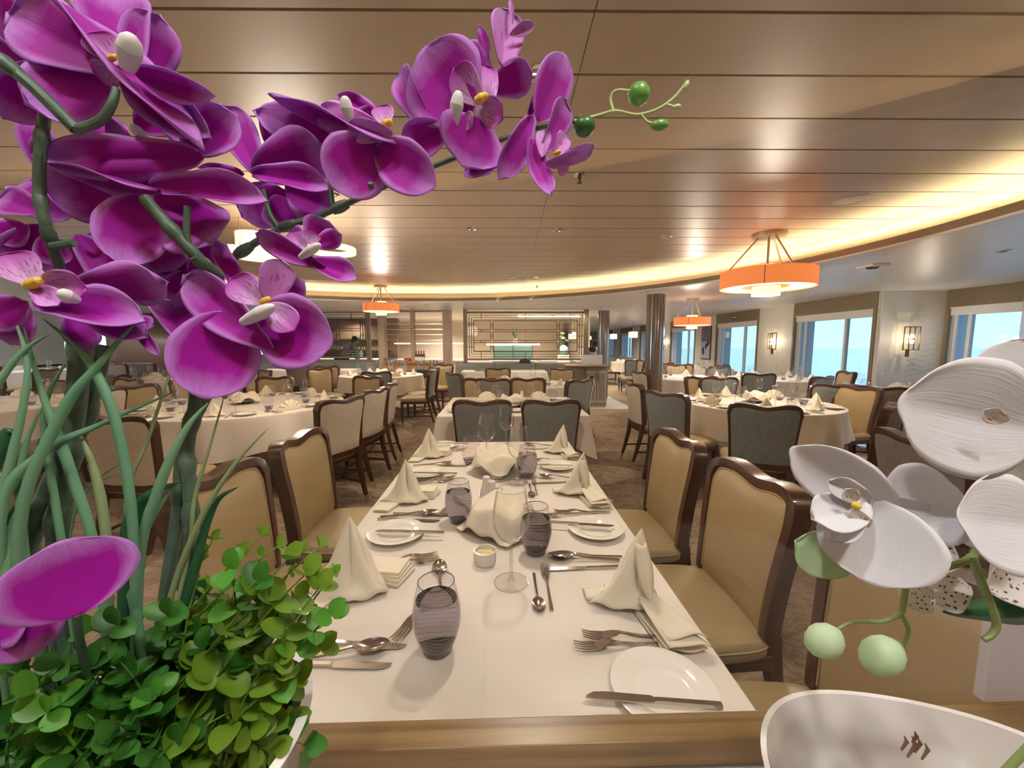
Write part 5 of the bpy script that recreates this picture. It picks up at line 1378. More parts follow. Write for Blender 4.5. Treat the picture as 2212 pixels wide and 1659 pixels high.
def round_set(tk, n, a0, naps=('nap_fan','nap_pyr'), cut=False, wine=None, basket=True, skip=()):
    (cx, cy_), r = RT_[tk][0], RT_[tk][1]; items = []
    for i in range(n):
        if i in skip: continue
        a = radians(a0) + 2*pi*i/n; h = degrees_(a)
        d = Vector((cos(a), sin(a))); tg = Vector((-sin(a), cos(a)))
        nk = naps[i % len(naps)]; q = d*(r-.19); items.append((nk, cx+q.x, cy_+q.y, h + (0 if nk == 'nap_fan' else 20*(i%3-1)), TZ))
        q = d*(r-.36) + tg*.10; items.append(('wine', cx+q.x, cy_+q.y, 0, TZ))
        q = d*(r-.34) - tg*.10; items.append(('tumbler_low', cx+q.x, cy_+q.y, 0, TZ))
        if cut:
            q = d*(r-.15) + tg*.235; items.append(('plate', cx+q.x, cy_+q.y, 0, TZ))
            q = d*(r-.15) - tg*.15; items.append(('knife', cx+q.x, cy_+q.y, h, TZ))
            q = d*(r-.15) + tg*.12; items.append(('fork', cx+q.x, cy_+q.y, h, TZ))
            q = d*(r-.15) - tg*.185; items.append(('spoon', cx+q.x, cy_+q.y, h, TZ))
    if basket: items += [('basket', cx, cy_, 0, TZ), ('liner_b', cx, cy_, 40, TZ+.018)]
    setting(tk, items)
def degrees_(a): return 90 - math.degrees(a) + 180
round_set('TL', 8, -30, ('nap_fan','nap_pyr'), cut=True)
round_set('TR', 7, -64, ('nap_pyr','nap_pyr','nap_fan'), cut=True)
round_set('TLL', 7, 10, ('nap_fan',), cut=False)
round_set('TLB', 5, 0, ('nap_fan',), basket=False); round_set('TC', 6, 10, ('nap_pyr','nap_fan'), basket=True)
round_set('T2', 5, -20, ('nap_fan',), basket=False); round_set('TR2', 6, -110, ('nap_pyr',), basket=False)
round_set('TR3', 6, -90, ('nap_pyr','nap_fan'), basket=False); round_set('TR4', 4, 20, ('nap_fan',), basket=False)
round_set('TR5', 4, -60, ('nap_fan',), basket=False); round_set('TFC', 3, 0, ('nap_fan',), basket=False); round_set('TF0', 4, -50, ('nap_fan',), basket=False)
x0, x1, y0, y1 = T1; it = []
for x, y, h in ((-.14,y0+.20,0), (.40,y0+.20,0), (-.14,y1-.22,180), (.42,y1-.22,180)):
    s = 1 if h == 0 else -1
    it += [('nap_fan', x, y, h, TZ), ('wine', x+.10*s, y+.20*s, 0, TZ), ('tumbler_low', x-.13*s, y+.16*s, 0, TZ), ('plate', x-.25*s, y+.02*s, 0, TZ)]
it += [('basket', .13, y0+.46, 0, TZ), ('liner_b', .12, y0+.50, 40, TZ+.018)]
setting('T1', it)
p = W(1127, 862, TZ); place('shaker', (p.x, p.y, TZ), 0, 'white shaker on the square table beside the wire basket')
q = A(1052, 742, 8.85); q.z = .752
for i, dx in enumerate((-.16, .12)):
    tag(obj('menu_folder', MB().box((0,0,.006), (.24,.32,.012)), M['black'], loc=(q.x+dx, q.y, q.z), rot=(0,0,.2-.5*i), bevel=.003), 'black menu folder lying on the bare bench table, %s one' % ('left', 'right')[i], 'menu')
dm = A(1134, 742, 9.62)
t = thing('food_cover', 'black domed cover on the ledge below the fretwork screen', 'cover', A(1134, 779, 10.0)); t.location.z = .882
obj('dome', MB().lathe([(.30,0), (.27,.06), (.17,.10), (0,.115)], 32), M['black'], t); obj('base', MB().lathe([(0,0), (.31,0), (.31,.012), (0,.012)], 32), M['black'], t)
t.scale = (.5,.2,.9)
# ================================================================ PEOPLE (small, behind the partition)
def skinned(name, pts, edges, mat, parent, root=0, sub=1):
    me = bpy.data.meshes.new(name); me.from_pydata([p[:3] for p in pts], edges, []); me.update()
    o = bpy.data.objects.new(name, me); COL.objects.link(o); o.parent = parent
    o.modifiers.new('skin', 'SKIN').use_smooth_shade = True
    sv = me.skin_vertices[0].data
    for i, p in enumerate(pts): sv[i].radius = (p[3], p[4] if len(p) > 4 else p[3]); sv[i].use_root = (i == root)
    s = o.modifiers.new('sub', 'SUBSURF'); s.levels = sub; s.render_levels = sub; me.materials.append(mat); return o
def person(label, loc, rz, lean, hgt, shirt, arms):
    """standing figure facing local -Y, the torso leaning forward by lean degrees"""
    t = thing('person', label, 'person', loc, rz); a = radians(lean)
    def T(x, y, z):            # bend everything above the hips
        zz = z - .92; return (x, y - sin(a)*zz if zz > 0 else y, .92 + (cos(a)*zz if zz > 0 else zz))
    k = hgt/1.72; B, E = [], []
    def n(x, y, z, r, par=None, bend=True, r2=None):
        p = T(x, y, z) if bend else (x, y, z); B.append((p[0]*k, p[1]*k, p[2]*k, r*k, (r2 or r)*k))
        if par is not None: E.append((par, len(B)-1))
        return len(B)-1
    pel = n(0,0,.95,.125,None,True,.10); wai = n(0,0,1.08,.115,pel,True,.09); che = n(0,.0,1.28,.135,wai,True,.10); nb = n(0,0,1.43,.075,che); ne = n(0,-.01,1.50,.052,nb)
    hd = n(0,-.02,1.58,.075,ne,True,.085); top = n(0,-.015,1.68,.070,hd,True,.08)
    ends = []
    for s in (-1, 1):
        h = n(s*.09,0,.88,.085,pel,False); kn = n(s*.10,-.02,.50,.058,h,False); an = n(s*.10,.03,.09,.040,kn,False); n(s*.11,-.12,.04,.036,an,False)
        sh = n(s*.185,0,1.41,.055,nb); e_, w_ = arms[0 if s < 0 else 1]
        el = n(s*e_[0], e_[1], e_[2], .042, sh); wr = n(s*w_[0], w_[1], w_[2], .028, el); ends.append((el, wr, s))
        d = (Vector(w_) - Vector(e_)).normalized(); b = Vector(w_) + d*.05; pa = n(s*b.x, b.y, b.z, .026, wr)
        for f in range(4):
            L = (.065,.075,.07,.055)[f]; o_ = Vector(((f-1.5)*.018, 0, 0)); c = b + d*.05 + o_; m = n(s*c.x, c.y, c.z, .009, pa); c = c + d*L*.7 + Vector((0,0,-.02)); n(s*c.x, c.y, c.z, .007, m)
        c = Vector(w_) + Vector((-.04,-.02,.01)); m = n(s*c.x, c.y, c.z, .011, wr); c = c + d*.04; n(s*c.x, c.y, c.z, .009, m)
    skinned('body', B, E, M['skin_dark'], t)
    grow = lambda i, f: (*B[i][:3], B[i][3]*f, B[i][4]*f)
    sp = [grow(pel,1.1), grow(wai,1.13), grow(che,1.12), grow(nb,1.02)]; se = [(0,1),(1,2),(2,3)]
    for el, wr, s in ends:
        i = len(sp); shi = [q for q, w in E if w == el][0]; sp += [grow(shi,1.2), grow(el,1.3), tuple(Vector(B[wr][:3])*.8 + Vector(B[el][:3])*.2) + (B[wr][3]*1.6,)*2]; se += [(3,i),(i,i+1),(i+1,i+2)]
    skinned('shirt', sp, se, shirt, t)
    tp, te = [grow(pel,1.13)], []
    for s in (0, 1):
        h = [w for q, w in E if q == pel][1+s]; kn = [w for q, w in E if q == h][0]; an = [w for q, w in E if q == kn][0]; i = len(tp)
        tp += [grow(h,1.12), grow(kn,1.2), grow(an,1.35)]; te += [(0,i),(i,i+1),(i+1,i+2)]
    skinned('trousers', tp, te, M['trouser'], t)
    c = Vector(B[top][:3]); hm = MB().lathe([(0,.062*k), (.045*k,.055*k), (.080*k,.02*k), (.086*k,-.03*k), (.078*k,-.06*k)], 20)
    hm.move(Matrix.Translation(c + Vector((0,.012*k,.012*k))) @ Matrix.Rotation(a - .25, 4, 'X')); obj('hair', hm, M['hair'], t)
    f = Vector(B[hd][:3]); R_ = Matrix.Rotation(a, 4, 'X')
    fa = MB()
    for s in (-1, 1): fa.lathe([(0,-.008), (.009,0), (0,.008)], 8, (s*.032, -.086, .03))
    fm = MB().lathe([(0,-.022), (.013,-.012), (.006,.018), (0,.022)], 8, (0,-.098,0)); fm.box((0,-.090,-.04), (.045,.01,.010))
    for s in (-1, 1): fm.lathe([(0,-.03), (.012,0), (0,.03)], 8, (s*.085, 0, .005))
    MM = Matrix.Translation(f) @ R_ @ Matrix.Scale(k, 4); obj('eyes', fa.move(MM), M['white'], t); obj('face_features', fm.move(MM), M['skin_dark'], t)
    return t
q = A(1268, 742, 10.45); person('man in white shirt leaning behind the host desk', (q.x, q.y, 0), radians(12), 42, 1.60, M['shirt_white'], (((.20,-.06,1.16), (.10,-.26,1.16)), ((.20,-.06,1.16), (.12,-.26,1.14))))
q = A(736, 742, 11.15); person('person in blue grey shirt bending over the bar behind the left screen', (q.x, q.y, 0), radians(150), 40, 1.72, M['shirt_blue'], (((.21,-.10,1.15), (.14,-.30,1.20)), ((.21,-.10,1.15), (.14,-.30,1.20))))

# ================================================================ FLOWER ARRANGEMENTS
def CAMV(r, u, t): return (RT*r + UP*u - FW*t)
def petal(kind, cup, bend, ruf, seed=0):
    ph = seed*1.7
    def fn(u, v):
        s = (v-.5)*2
        if kind == 'petal': w = .66*(u**.62)*(max(0, 1-u**3.2)**.5)*1.12 + .04*(1-u)
        elif kind == 'round': w = .62*max(0, 1-abs(2*u-1.04)**2.3)**.5*(.75+.25*min(1,u*2.2)) + .03*(1-u)
        elif kind == 'sepal': w = .36*(u**.55)*(max(0, 1-u**2.6)**.62)*1.18 + .05*(1-u)
        else: w = .30*(u**.5)*(max(0, 1-u**2.2)**.8)*1.25 + .05*(1-u)
        x = s*w; y = u*(1 - .05*s*s*(u > .5))
        z = cup*(s*s)*w*1.2 + bend*u*u + ruf*abs(s)**3*sin(7*u+ph+s) - .06*sin(pi*u)*(1-abs(s))**2 + ruf*.5*sin(5*u+ph)*s
        return Vector((x, y, z))
    return MB().grid(fn, 20, 14)
PET = {}
def petal_mesh(key, mb, mat):
    if key not in PET: PET[key] = mb.mesh(key.split('|')[0], mat, True, 180)
    return PET[key]
def lip_parts(mat_side, mat_mid, tag_):
    def side(sgn):
        def fn(u, v):
            s = (v-.5)*2; w = .20*(u**.5)*(max(0, 1-u**3)**.5)*1.15 + .03*(1-u)
            x, y = s*w, u*.52; a = radians(sgn*62); X = x*cos(a) - y*sin(a); Y = x*sin(a) + y*cos(a)
            return Vector((X, -Y*1.0 - .08, .10 + .30*u*u + .14*s*s*u))
        return MB().grid(fn, 14, 10)
    def mid(u, v):
        s = (v-.5)*2; w = (.07 + .24*sin(pi*min(u*1.25,1))**1.4*(u < .8) + (.24*sin(pi*min(u*1.25,1))**1.4 if u >= .8 else 0))*max(0, 1-u**6)
        if u > .72: w += .10*abs(sin((u-.72)*11))*(1-u)*2.5
        return Vector((s*w, -.12 - u*.62, .14 + .16*sin(pi*u) + .20*u*u - .10*s*s + .02*sin(9*s)))
    m = MB().grid(mid, 18, 10)
    return (petal_mesh('lip_side|a'+tag_, side(1), mat_side), petal_mesh('lip_side|b'+tag_, side(-1), mat_side), petal_mesh('lip_tongue|'+tag_, m, mat_mid))
def col_mesh():
    return MB().lathe([(0,0), (.055,.01), (.075,.08), (.085,.17), (.07,.23), (.035,.255), (0,.26)], 16)
def cal_mesh():
    m = MB()
    for s in (-1, 1): m.lathe([(0,-.05), (.05,-.03), (.06,.0), (.045,.04), (0,.055)], 12, (s*.035,-.12,.16))
    return m
def flower(parent, kind, px, py, Z, s, face, dors, spread=92, lat=128, tilts=(0,0,0,0,0), sc=(1,1,1,1,1), lip=True, seed=0, name='orchid_flower', lipscale=1.0, base=None, col=True):
    """face = (right, up, toward us) of the open side; dors = picture direction of the top sepal in degrees"""
    c = A(px, py, Z) if base is None else base
    z = CAMV(*face).normalized(); d = CAMV(cos(radians(dors)), sin(radians(dors)), 0); y = (d - z*d.dot(z))
    if y.length < 1e-3: y = UP - z*UP.dot(z)
    y.normalize(); x = y.cross(z)
    Mx = Matrix((x, y, z)).transposed().to_4x4()
    fl = bpy.data.objects.new(name, None); COL.objects.link(fl); fl.empty_display_size = .01
    fl.matrix_world = parent.matrix_world.inverted() @ (Matrix.Translation(c) @ Mx @ Matrix.Scale(s, 4)); fl.parent = parent
    pm = M['petal'] if kind == 'm' else M['petal_w']
    spec = [('sepal', 0), ('sepal', lat), ('sepal', -lat), ('petal', spread), ('petal', -spread)]
    for i, (k, a) in enumerate(spec):
        if sc[i] == 0: continue
        vv = (seed + i) % 3
        me = petal_mesh('%s|%s%d' % (k, kind, vv), petal(k, (.18,-.12,.30)[vv] if k == 'petal' else (.22,.30,.12)[vv], (-.10,.10,-.22)[vv], (.05,.08,.06)[vv], vv), pm)
        o = bpy.data.objects.new(k, me); COL.objects.link(o); o.parent = fl
        o.matrix_basis = Matrix.Rotation(radians(a), 4, 'Z') @ Matrix.Translation((0,.02,.02*(k == 'petal'))) @ Matrix.Rotation(radians(tilts[i]), 4, 'X') @ Matrix.Scale(sc[i], 4)
        so = o.modifiers.new('solid', 'SOLIDIFY'); so.thickness = .012; so.offset = 0
    if lip:
        a, b, m = lip_parts(M['lip_petal'] if kind == 'm' else M['lip_w'], M['lip_plain'] if kind == 'm' else M['lip_w'], kind)
        for nm, me in (('lip_side', a), ('lip_side', b), ('lip_tongue', m)):
            o = bpy.data.objects.new(nm, me); COL.objects.link(o); o.parent = fl; o.scale = (lipscale,)*3
            so = o.modifiers.new('solid', 'SOLIDIFY'); so.thickness = .012; so.offset = 0
        if col: o = bpy.data.objects.new('column', petal_mesh('column|', col_mesh(), M['column'])); COL.objects.link(o); o.parent = fl; o.location = (0,.03,.02); o.rotation_euler = (radians(28),0,0); o['label'] = 'white centre column'
        o = bpy.data.objects.new('callus', petal_mesh('callus|', cal_mesh(), M['callus'])); COL.objects.link(o); o.parent = fl; o['label'] = 'yellow flower centre'
    return fl
def pxtube(pts, r, n=9, sub=4):
    """smooth stem through picture points (px, py, Z) with radius r metres"""
    P_ = [A(*p) for p in pts]; out = []; k = len(P_)
    if k < 3: out = P_
    else:
        for i in range(k-1):
            p0, p1, p2, p3 = P_[max(i-1,0)], P_[i], P_[i+1], P_[min(i+2,k-1)]
            for j in range(sub):
                t = j/sub; out.append(.5*((2*p1) + (p2-p0)*t + (2*p0-5*p1+4*p2-p3)*t*t + (3*p1-p0-3*p2+p3)*t**3))
        out.append(P_[-1])
    rr = r if not isinstance(r, (list, tuple)) else [r[0] + (r[1]-r[0])*i/(len(out)-1) for i in range(len(out))]
    return MB().tube(out, rr, n), out
def stem(parent, pts, r, mat, name='stem', nodes=()):
    mb, path = pxtube(pts, r)
    r0 = r if not isinstance(r, (list, tuple)) else r[0]
    for f in nodes:
        i = int(f*(len(path)-2)); a, b = path[i], path[i+1]; d = (b-a).normalized()*r0*1.2
        mb.tube([a-d*1.6, a-d*.4, a+d*.4, a+d*1.6], [r0*.98, r0*1.28, r0*1.25, r0*.98], 9)
    mb.move(parent.matrix_world.inverted()); return obj(name, mb, mat, parent)
def blade(parent, pts, w, mat, name='grass_blade', fold=.25):
    """tapering strap leaf through picture points; w half width in metres at the widest"""
    _, path = pxtube(pts, .001, 3, 5); k = len(path); vs, fs = [], []
    for i, p in enumerate(path):
        t = (path[min(i+1,k-1)] - path[max(i-1,0)]).normalized(); u = i/(k-1)
        view = (C0 - p).normalized(); s = t.cross(view).normalized(); s = (s + view*.35).normalized(); nrm = s.cross(t)
        ww = w*min(1, (1-u)*2.2+.02)**.8*(.65+.35*min(1,u*4))
        vs += [p - s*ww, p + nrm*ww*fold, p + s*ww]
    for i in range(k-1):
        for j in range(2): fs.append((i*3+j, i*3+j+1, i*3+4+j, i*3+3+j))
    mb = MB().add(vs, fs); mb.move(parent.matrix_world.inverted()); return obj(name, mb, mat, parent, solid=.0005, angle=180)
def leaf_into(mb, c, d, nrm, L, w, cup=.2, curl=.15):
    d = d.normalized(); s = d.cross(nrm).normalized(); nrm = s.cross(d)
    def fn(u, v):
        k = (v-.5)*2; ww = w*sin(pi*u**.9)**.5 if 0 < u < 1 else 0
        return c + d*(u*L) + s*(k*ww) + nrm*(cup*k*k*ww - curl*u*u*L)
    mb.grid(fn, 8, 6)

# the single broad petal low at left
def lone(px, py, Z, s, face, dors, k='petal', v=1, scale=(1,1,1), parent=None, mat=None, kind='m'):
    z = CAMV(*face).normalized(); d = CAMV(cos(radians(dors)), sin(radians(dors)), 0); y = (d - z*d.dot(z)).normalized(); x = y.cross(z)
    me = petal_mesh('%s|%s%d' % (k, kind, v), petal(k, (.18,-.12,.30)[v], (-.10,.10,-.22)[v], (.05,.08,.06)[v], v), mat or (M['petal'] if kind == 'm' else M['petal_w']))
    o = bpy.data.objects.new('petal', me); COL.objects.link(o); o.parent = parent
    o.matrix_basis = parent.matrix_world.inverted() @ Matrix.Translation(A(px, py, Z)) @ Matrix((x, y, z)).transposed().to_4x4() @ Matrix.Diagonal((s*scale[0], s*scale[1], s*scale[2], 1))
    so = o.modifiers.new('solid', 'SOLIDIFY'); so.thickness = .012; so.offset = 0; return o
# ---------------------------------------------------------------- magenta arrangement, left
pc_ = A(322, 1690, .265); CT = .8605
arr = thing('orchid_arrangement', 'large potted magenta orchid arrangement with grass and round leaved greenery at left', 'flower arrangement', (pc_.x, pc_.y, CT))
bpy.context.view_layer.update()
rimz = A(640, 1606, .262).z; hp = rimz - CT; rp = .098
obj('pot', MB().lathe([(0,0), (.060,0), (.066,.006), (rp-.006, hp-.012), (rp, hp-.004), (rp+.001, hp), (rp-.006, hp), (rp-.012, hp-.02), (.055,.012), (0,.012)], 56), M['pot'], arr)
obj('moss', MB().lathe([(0,hp-.012), (rp*.6,hp-.018), (rp-.011,hp-.024)], 40), M['soil'], arr)
SM, SL = M['stem'], M['stem_light']
stem(arr, [(178,700,.27),(168,830,.265),(148,980,.262),(124,1180,.26),(140,1400,.262),(230,1640,.265)], .0058, SM, nodes=(.12,.45,.62))
stem(arr, [(222,745,.28),(178,900,.275),(105,1070,.265),(60,1240,.262),(190,1620,.268)], .0062, SM, nodes=(.3,.6))
stem(arr, [(412,690,.285),(424,850,.28),(404,970,.275),(412,1110,.272),(400,1340,.27),(360,1640,.268)], .0043, SM, nodes=(.15,.32,.5,.68))
stem(arr, [(448,850,.285),(398,960,.278),(384,1110,.275),(352,1330,.272),(320,1640,.268)], .0040, SM, nodes=(.3,.52))
stem(arr, [(412,690,.285),(440,610,.285),(505,556,.285),(600,497,.285),(700,462,.285),(850,394,.287),(990,338,.29),(1130,285,.29),(1240,262,.29)], (.0032,.0014), SM, nodes=(.3,.42,.56,.68))
stem(arr, [(312,428,.236),(375,500,.240),(440,570,.248),(472,612,.262),(430,760,.283)], (.0034,.0040), SM, nodes=(.3,.55))
stem(arr, [(-60,80,.202),(0,128,.203),(75,190,.207),(165,280,.214)], .0032, SM, nodes=(.5,))
stem(arr, [(165,280,.214),(215,262,.213),(242,225,.212),(251,192,.213)], (.0026,.0018), SM)
stem(arr, [(98,215,.228),(95,260,.226),(86,340,.226),(86,420,.228),(100,490,.230),(128,575,.240),(170,720,.262)], .0028, SM, nodes=(.3,.6,.75))
stem(arr, [(112,532,.232),(160,524,.232)], .0022, SM); stem(arr, [(405,446,.240),(406,525,.242),(438,572,.248)], .0019, SM)
stem(arr, [(570,410,.28),(582,460,.282),(603,497,.285)], .0020, SM); stem(arr, [(713,385,.284),(716,425,.285),(722,455,.285)], .0018, SM); stem(arr, [(800,395,.28),(806,415,.286)], .0018, SM)
stem(arr, [(1240,262,.29),(1290,250,.29),(1330,240,.29),(1375,248,.29),(1420,236,.29),(1455,212,.29),(1480,182,.29)], (.0012,.0010), SL)
stem(arr, [(1325,240,.29),(1319,215,.29),(1330,196,.288),(1365,197,.288)], .0011, SL); stem(arr, [(1385,248,.29),(1398,263,.29),(1414,268,.29)], .0010, SL); stem(arr, [(1440,226,.29),(1458,231,.29)], .0009, SL)
def bud(px, py, Z, rx, ry, mat, parent=arr, name='bud', rot=0):
    c = A(px, py, Z); a, b = rx*Z/FPX, ry*Z/FPX
    mb = MB().lathe([(0,-1), (.42,-.9), (.78,-.6), (.98,-.15), (.96,.25), (.72,.68), (.35,.92), (.05,1.04), (0,1.05)], 20)
    mb.move(Matrix.Diagonal((a, a*.95, b, 1))); Mx = Matrix((RT, -FW*-1, UP)).transposed().to_4x4()
    mb.move(parent.matrix_world.inverted() @ Matrix.Translation(c) @ Mx @ Matrix.Rotation(radians(rot), 4, 'Y')); return obj(name, mb, mat, parent)
bud(1380, 203, .29, 24, 24, M['bud']); bud(1262, 274, .29, 24, 21, M['bud_dark']); bud(1425, 270, .29, 12, 20, M['bud'], rot=85); bud(1462, 231, .29, 6, 10, SL, rot=80); bud(1482, 184, .29, 6, 12, SL, rot=25)

# every flower: petals given as base -> tip in the picture (crop units), each at its own depth
KC = 1296/2212
def Q(x, y, Z): return A(x*KC, y*KC, Z)
def setpetal(fl, base, tip, hw, Z0, Z1, roll=0.0, kind='petal', v=0, mat=None, nm='petal', thick=.0007):
    b, t = Q(*base, Z0), Q(*tip, Z1); y = t - b; L = y.length; y.normalize()
    view = (C0 - (b+t)/2).normalized(); z = (view - y*view.dot(y)).normalized(); x = y.cross(z)
    Rm = Matrix.Rotation(radians(roll), 3, y); x = Rm @ x; z = Rm @ z
    hwm = hw*KC*(Z0+Z1)/2/FPX / max(.35, cos(radians(roll)))
    wide = {'petal': .60, 'sepal': .36, 'lobe': .30, 'round': .62}[kind]; pm = mat or M['petal']
    me = petal_mesh('%s|%s%d%s' % (nm, kind, v, pm.name), petal(kind, (.18,-.12,.30)[v]*(.45 if kind == 'round' else 1), (-.10,.10,-.20)[v]*(.7 if kind == 'round' else 1), (.05,.08,.06)[v]*(.35 if kind == 'round' else 1), v), pm)
    o = bpy.data.objects.new(nm, me); COL.objects.link(o); o.parent = fl
    o.matrix_basis = fl.matrix_world.inverted() @ Matrix.Translation(b) @ Matrix((x, y, z)).transposed().to_4x4() @ Matrix.Diagonal((hwm/wide, L, (hwm/wide+L)/2, 1))
    so = o.modifiers.new('solid', 'SOLIDIFY'); so.thickness = .011; so.offset = 0; return o
def setblob(fl, nm, mb, mat, base, tip, Z0, Z1, w, label):
    b, t = Q(*base, Z0), Q(*tip, Z1); y = (t-b); L = y.length; y.normalize(); x = y.cross(FW).normalized(); z = x.cross(y)
    o = obj(nm, mb, mat, fl); wm = .82*w*KC*Z0/FPX; o.matrix_basis = fl.matrix_world.inverted() @ Matrix.Translation(b) @ Matrix((x, z, y)).transposed().to_4x4() @ Matrix.Diagonal((wm, wm, L, 1)); o['label'] = label
def bloom(c, Z, petals, col=None, cal=None, lips=()):
    fl = bpy.data.objects.new('orchid_flower', None); COL.objects.link(fl); fl.empty_display_size = .01
    fl.parent = arr; fl.matrix_basis = arr.matrix_world.inverted() @ Matrix.Translation(Q(*c, Z)); bpy.context.view_layer.update()
    for q in petals:
        base, tip, hw = q[:3]; dz0, dz1 = q[3:5] if len(q) > 4 else (0, -.006)
        roll = q[5] if len(q) > 5 else 0; kind = q[6] if len(q) > 6 else 'petal'; v = q[7] if len(q) > 7 else 0
        setpetal(fl, base, tip, hw, Z+dz0, Z+dz1, roll, kind, v, None, 'petal' if kind == 'petal' else 'sepal')
    for base, tip, hw, dz0, dz1, roll, striped in lips:
        setpetal(fl, base, tip, hw, Z+dz0, Z+dz1, roll, 'petal', 0, M['lip_petal'] if striped else M['lip_plain'], 'lip_lobe')
    if col: setblob(fl, 'column', MB().lathe([(0,0), (.6,.05), (.85,.3), (1,.62), (.8,.85), (.4,.98), (0,1)], 18), M['column'], col[0], col[1], Z-.010, Z-.020, col[2], 'white centre column')
    if cal: setblob(fl, 'callus', MB().lathe([(0,0), (.7,.1), (1,.5), (.7,.9), (0,1)], 14), M['callus'], (cal[0]-cal[2], cal[1]+cal[2]*.5), (cal[0]+cal[2], cal[1]-cal[2]*.5), Z-.010, Z-.013, cal[2]*.8, 'yellow flower centre')
    return fl
# top left
bloom((450,230), .225, [((420,250),(-10,20),150,.004,-.012,14), ((480,260),(395,-90),135,.018,.022,-10,'petal',2), ((470,290),(600,70),105,.024,.030,-25,'petal',1),
  ((190,-10),(770,515),62,-.012,.004,-58,'sepal',0), ((490,262),(768,362),62,-.004,.000,18,'sepal',2), ((430,250),(110,400),120,.006,-.004,30,'petal',1), ((430,270),(735,480),95,.012,.008,0,'petal',2)],
  ((470,262),(484,125),46), (410,215,18), [((440,240),(330,110),70,-.004,-.014,20,True), ((430,250),(350,280),50,-.006,-.010,-20,True)])
bloom((90,300), .232, [((170,235),(10,440),95,.004,.0,0,'petal',2), ((100,230),(-60,200),90,.0,-.004), ((150,120),(-40,60),120,.010,.004,0,'petal',1)])
bloom((470,480), .258, [((480,500),(290,430),62,0,-.004,20,'petal',1), ((450,520),(350,620),80,.006,.004), ((500,470),(620,420),70,.010,.012)], ((545,510),(478,462),22), None, [((470,500),(380,470),45,-.006,-.010,0,True)])
# dark leaf-like flower seen from behind
bloom((600,570), .240, [((745,575),(155,588),98,.006,-.004,12,'sepal',1), ((690,560),(858,420),95,.010,.002,-20,'petal',2), ((590,700),(140,628),44,.004,-.004,-58,'sepal',0), ((720,520),(640,430),80,.016,.018,0,'petal',1)])
bloom((540,700), .250, [((540,690),(180,700),150,.004,-.004,0,'petal',1), ((520,720),(455,975),104,.0,-.008,10,'round',0), ((560,690),(960,705),62,-.004,-.006,-38,'petal',2), ((590,710),(800,920),150,.008,.006,0,'petal',1), ((560,690),(480,600),90,.006,.004,0,'sepal',1)])
bloom((960,600), .283, [((955,650),(812,365),82,.004,-.006,10,'petal',0), ((930,640),(1215,545),120,.004,.0,0,'petal',1), ((930,640),(1205,670),52,-.002,-.006,-35,'petal',2), ((990,540),(1060,412),85,.010,.012,0,'petal',0), ((900,640),(735,618),30,.004,.002,0,'sepal',1)])
bloom((1040,720), .294, [((1050,700),(895,800),95,0,.002,0,'petal',1), ((1050,690),(1215,765),100,0,.002,0,'petal',2), ((1030,720),(1050,850),80,0,.002)])
# arching spray
bloom((1380,500), .279, [((1470,522),(975,380),46,-.004,-.004,-60,'sepal',0), ((1390,535),(1225,690),115,.0,-.010,0,'round',0), ((1385,545),(1590,680),92,.0,-.010,0,'round',2), ((1400,560),(950,420),85,.008,.008,10,'petal',1),
  ((1395,425),(1248,352),44,.004,.002,0,'sepal',1), ((1380,400),(1340,480),60,.006,.004)], ((1290,465),(1270,352),27), (1425,455,22),
  [((1410,490),(1148,402),60,.0,-.002,30,False), ((1448,490),(1272,478),50,-.010,-.012,0,False), ((1430,470),(1400,380),50,.0,.002,0,True)])
bloom((1740,400), .285, [((1730,440),(1545,178),158,.0,-.010,-5,'round',0), ((1580,470),(1450,235),62,.008,.004,-30,'petal',2), ((1780,340),(1690,172),100,.012,.014,0,'petal',1), ((1755,430),(1725,590),150,-.002,-.010,-20,'petal',2),
  ((1760,540),(1800,655),98,.006,.006,0,'petal',1), ((1800,330),(1962,262),75,.008,.008,10,'petal',1), ((1660,470),(1480,540),78,.008,.006,0,'petal',2), ((1800,200),(1768,98),26,.0,.0,0,'sepal',1)],
  ((1672,468),(1692,333),30), (1775,362,27), [((1780,385),(1665,245),72,-.006,-.012,-10,True), ((1760,375),(1850,440),60,-.006,-.010,10,True), ((1800,410),(1790,222),52,-.006,-.004,10,True), ((1855,245),(1880,20),78,.002,-.004,20,False), ((1880,130),(1972,88),26,-.002,-.004,0,False), ((1890,90),(1882,-10),12,-.003,-.006,0,False), ((1740,470),(1700,430),45,-.006,-.008,0,False)])
bloom((1990,480), .280, [((1985,448),(2090,192),72,.0,-.006,20,'round',0), ((1950,425),(2028,202),26,.004,.006,40,'sepal',0), ((1960,425),(1855,655),60,.0,-.004,-20,'petal',2), ((1960,510),(2028,738),50,-.002,-.006,-20,'sepal',1), ((2000,560),(2104,362),56,-.002,.0,35,'petal',0)],
  None, (2055,562,14), [((2010,605),(2200,545),34,-.006,-.008,40,False), ((2045,570),(2095,490),40,-.004,.0,20,False), ((2000,580),(2005,470),34,-.006,-.006,0,False), ((2060,610),(2090,640),26,-.004,-.004,0,False)])
bloom((1150,930), .266, [((1200,985),(925,858),50,-.006,-.010,-20,'petal',0), ((1150,965),(1308,1015),52,-.006,-.008,-25,'petal',2), ((1150,910),(1215,815),85,.006,.006,0,'petal',1), ((1170,905),(1262,862),46,.006,.008,0,'sepal',1), ((1120,900),(1060,860),60,.004,.006)],
  ((1105,950),(1180,900),21), None, [((1130,920),(1065,850),48,-.002,-.006,0,True), ((1140,900),(1150,850),40,-.002,-.004,0,True)])
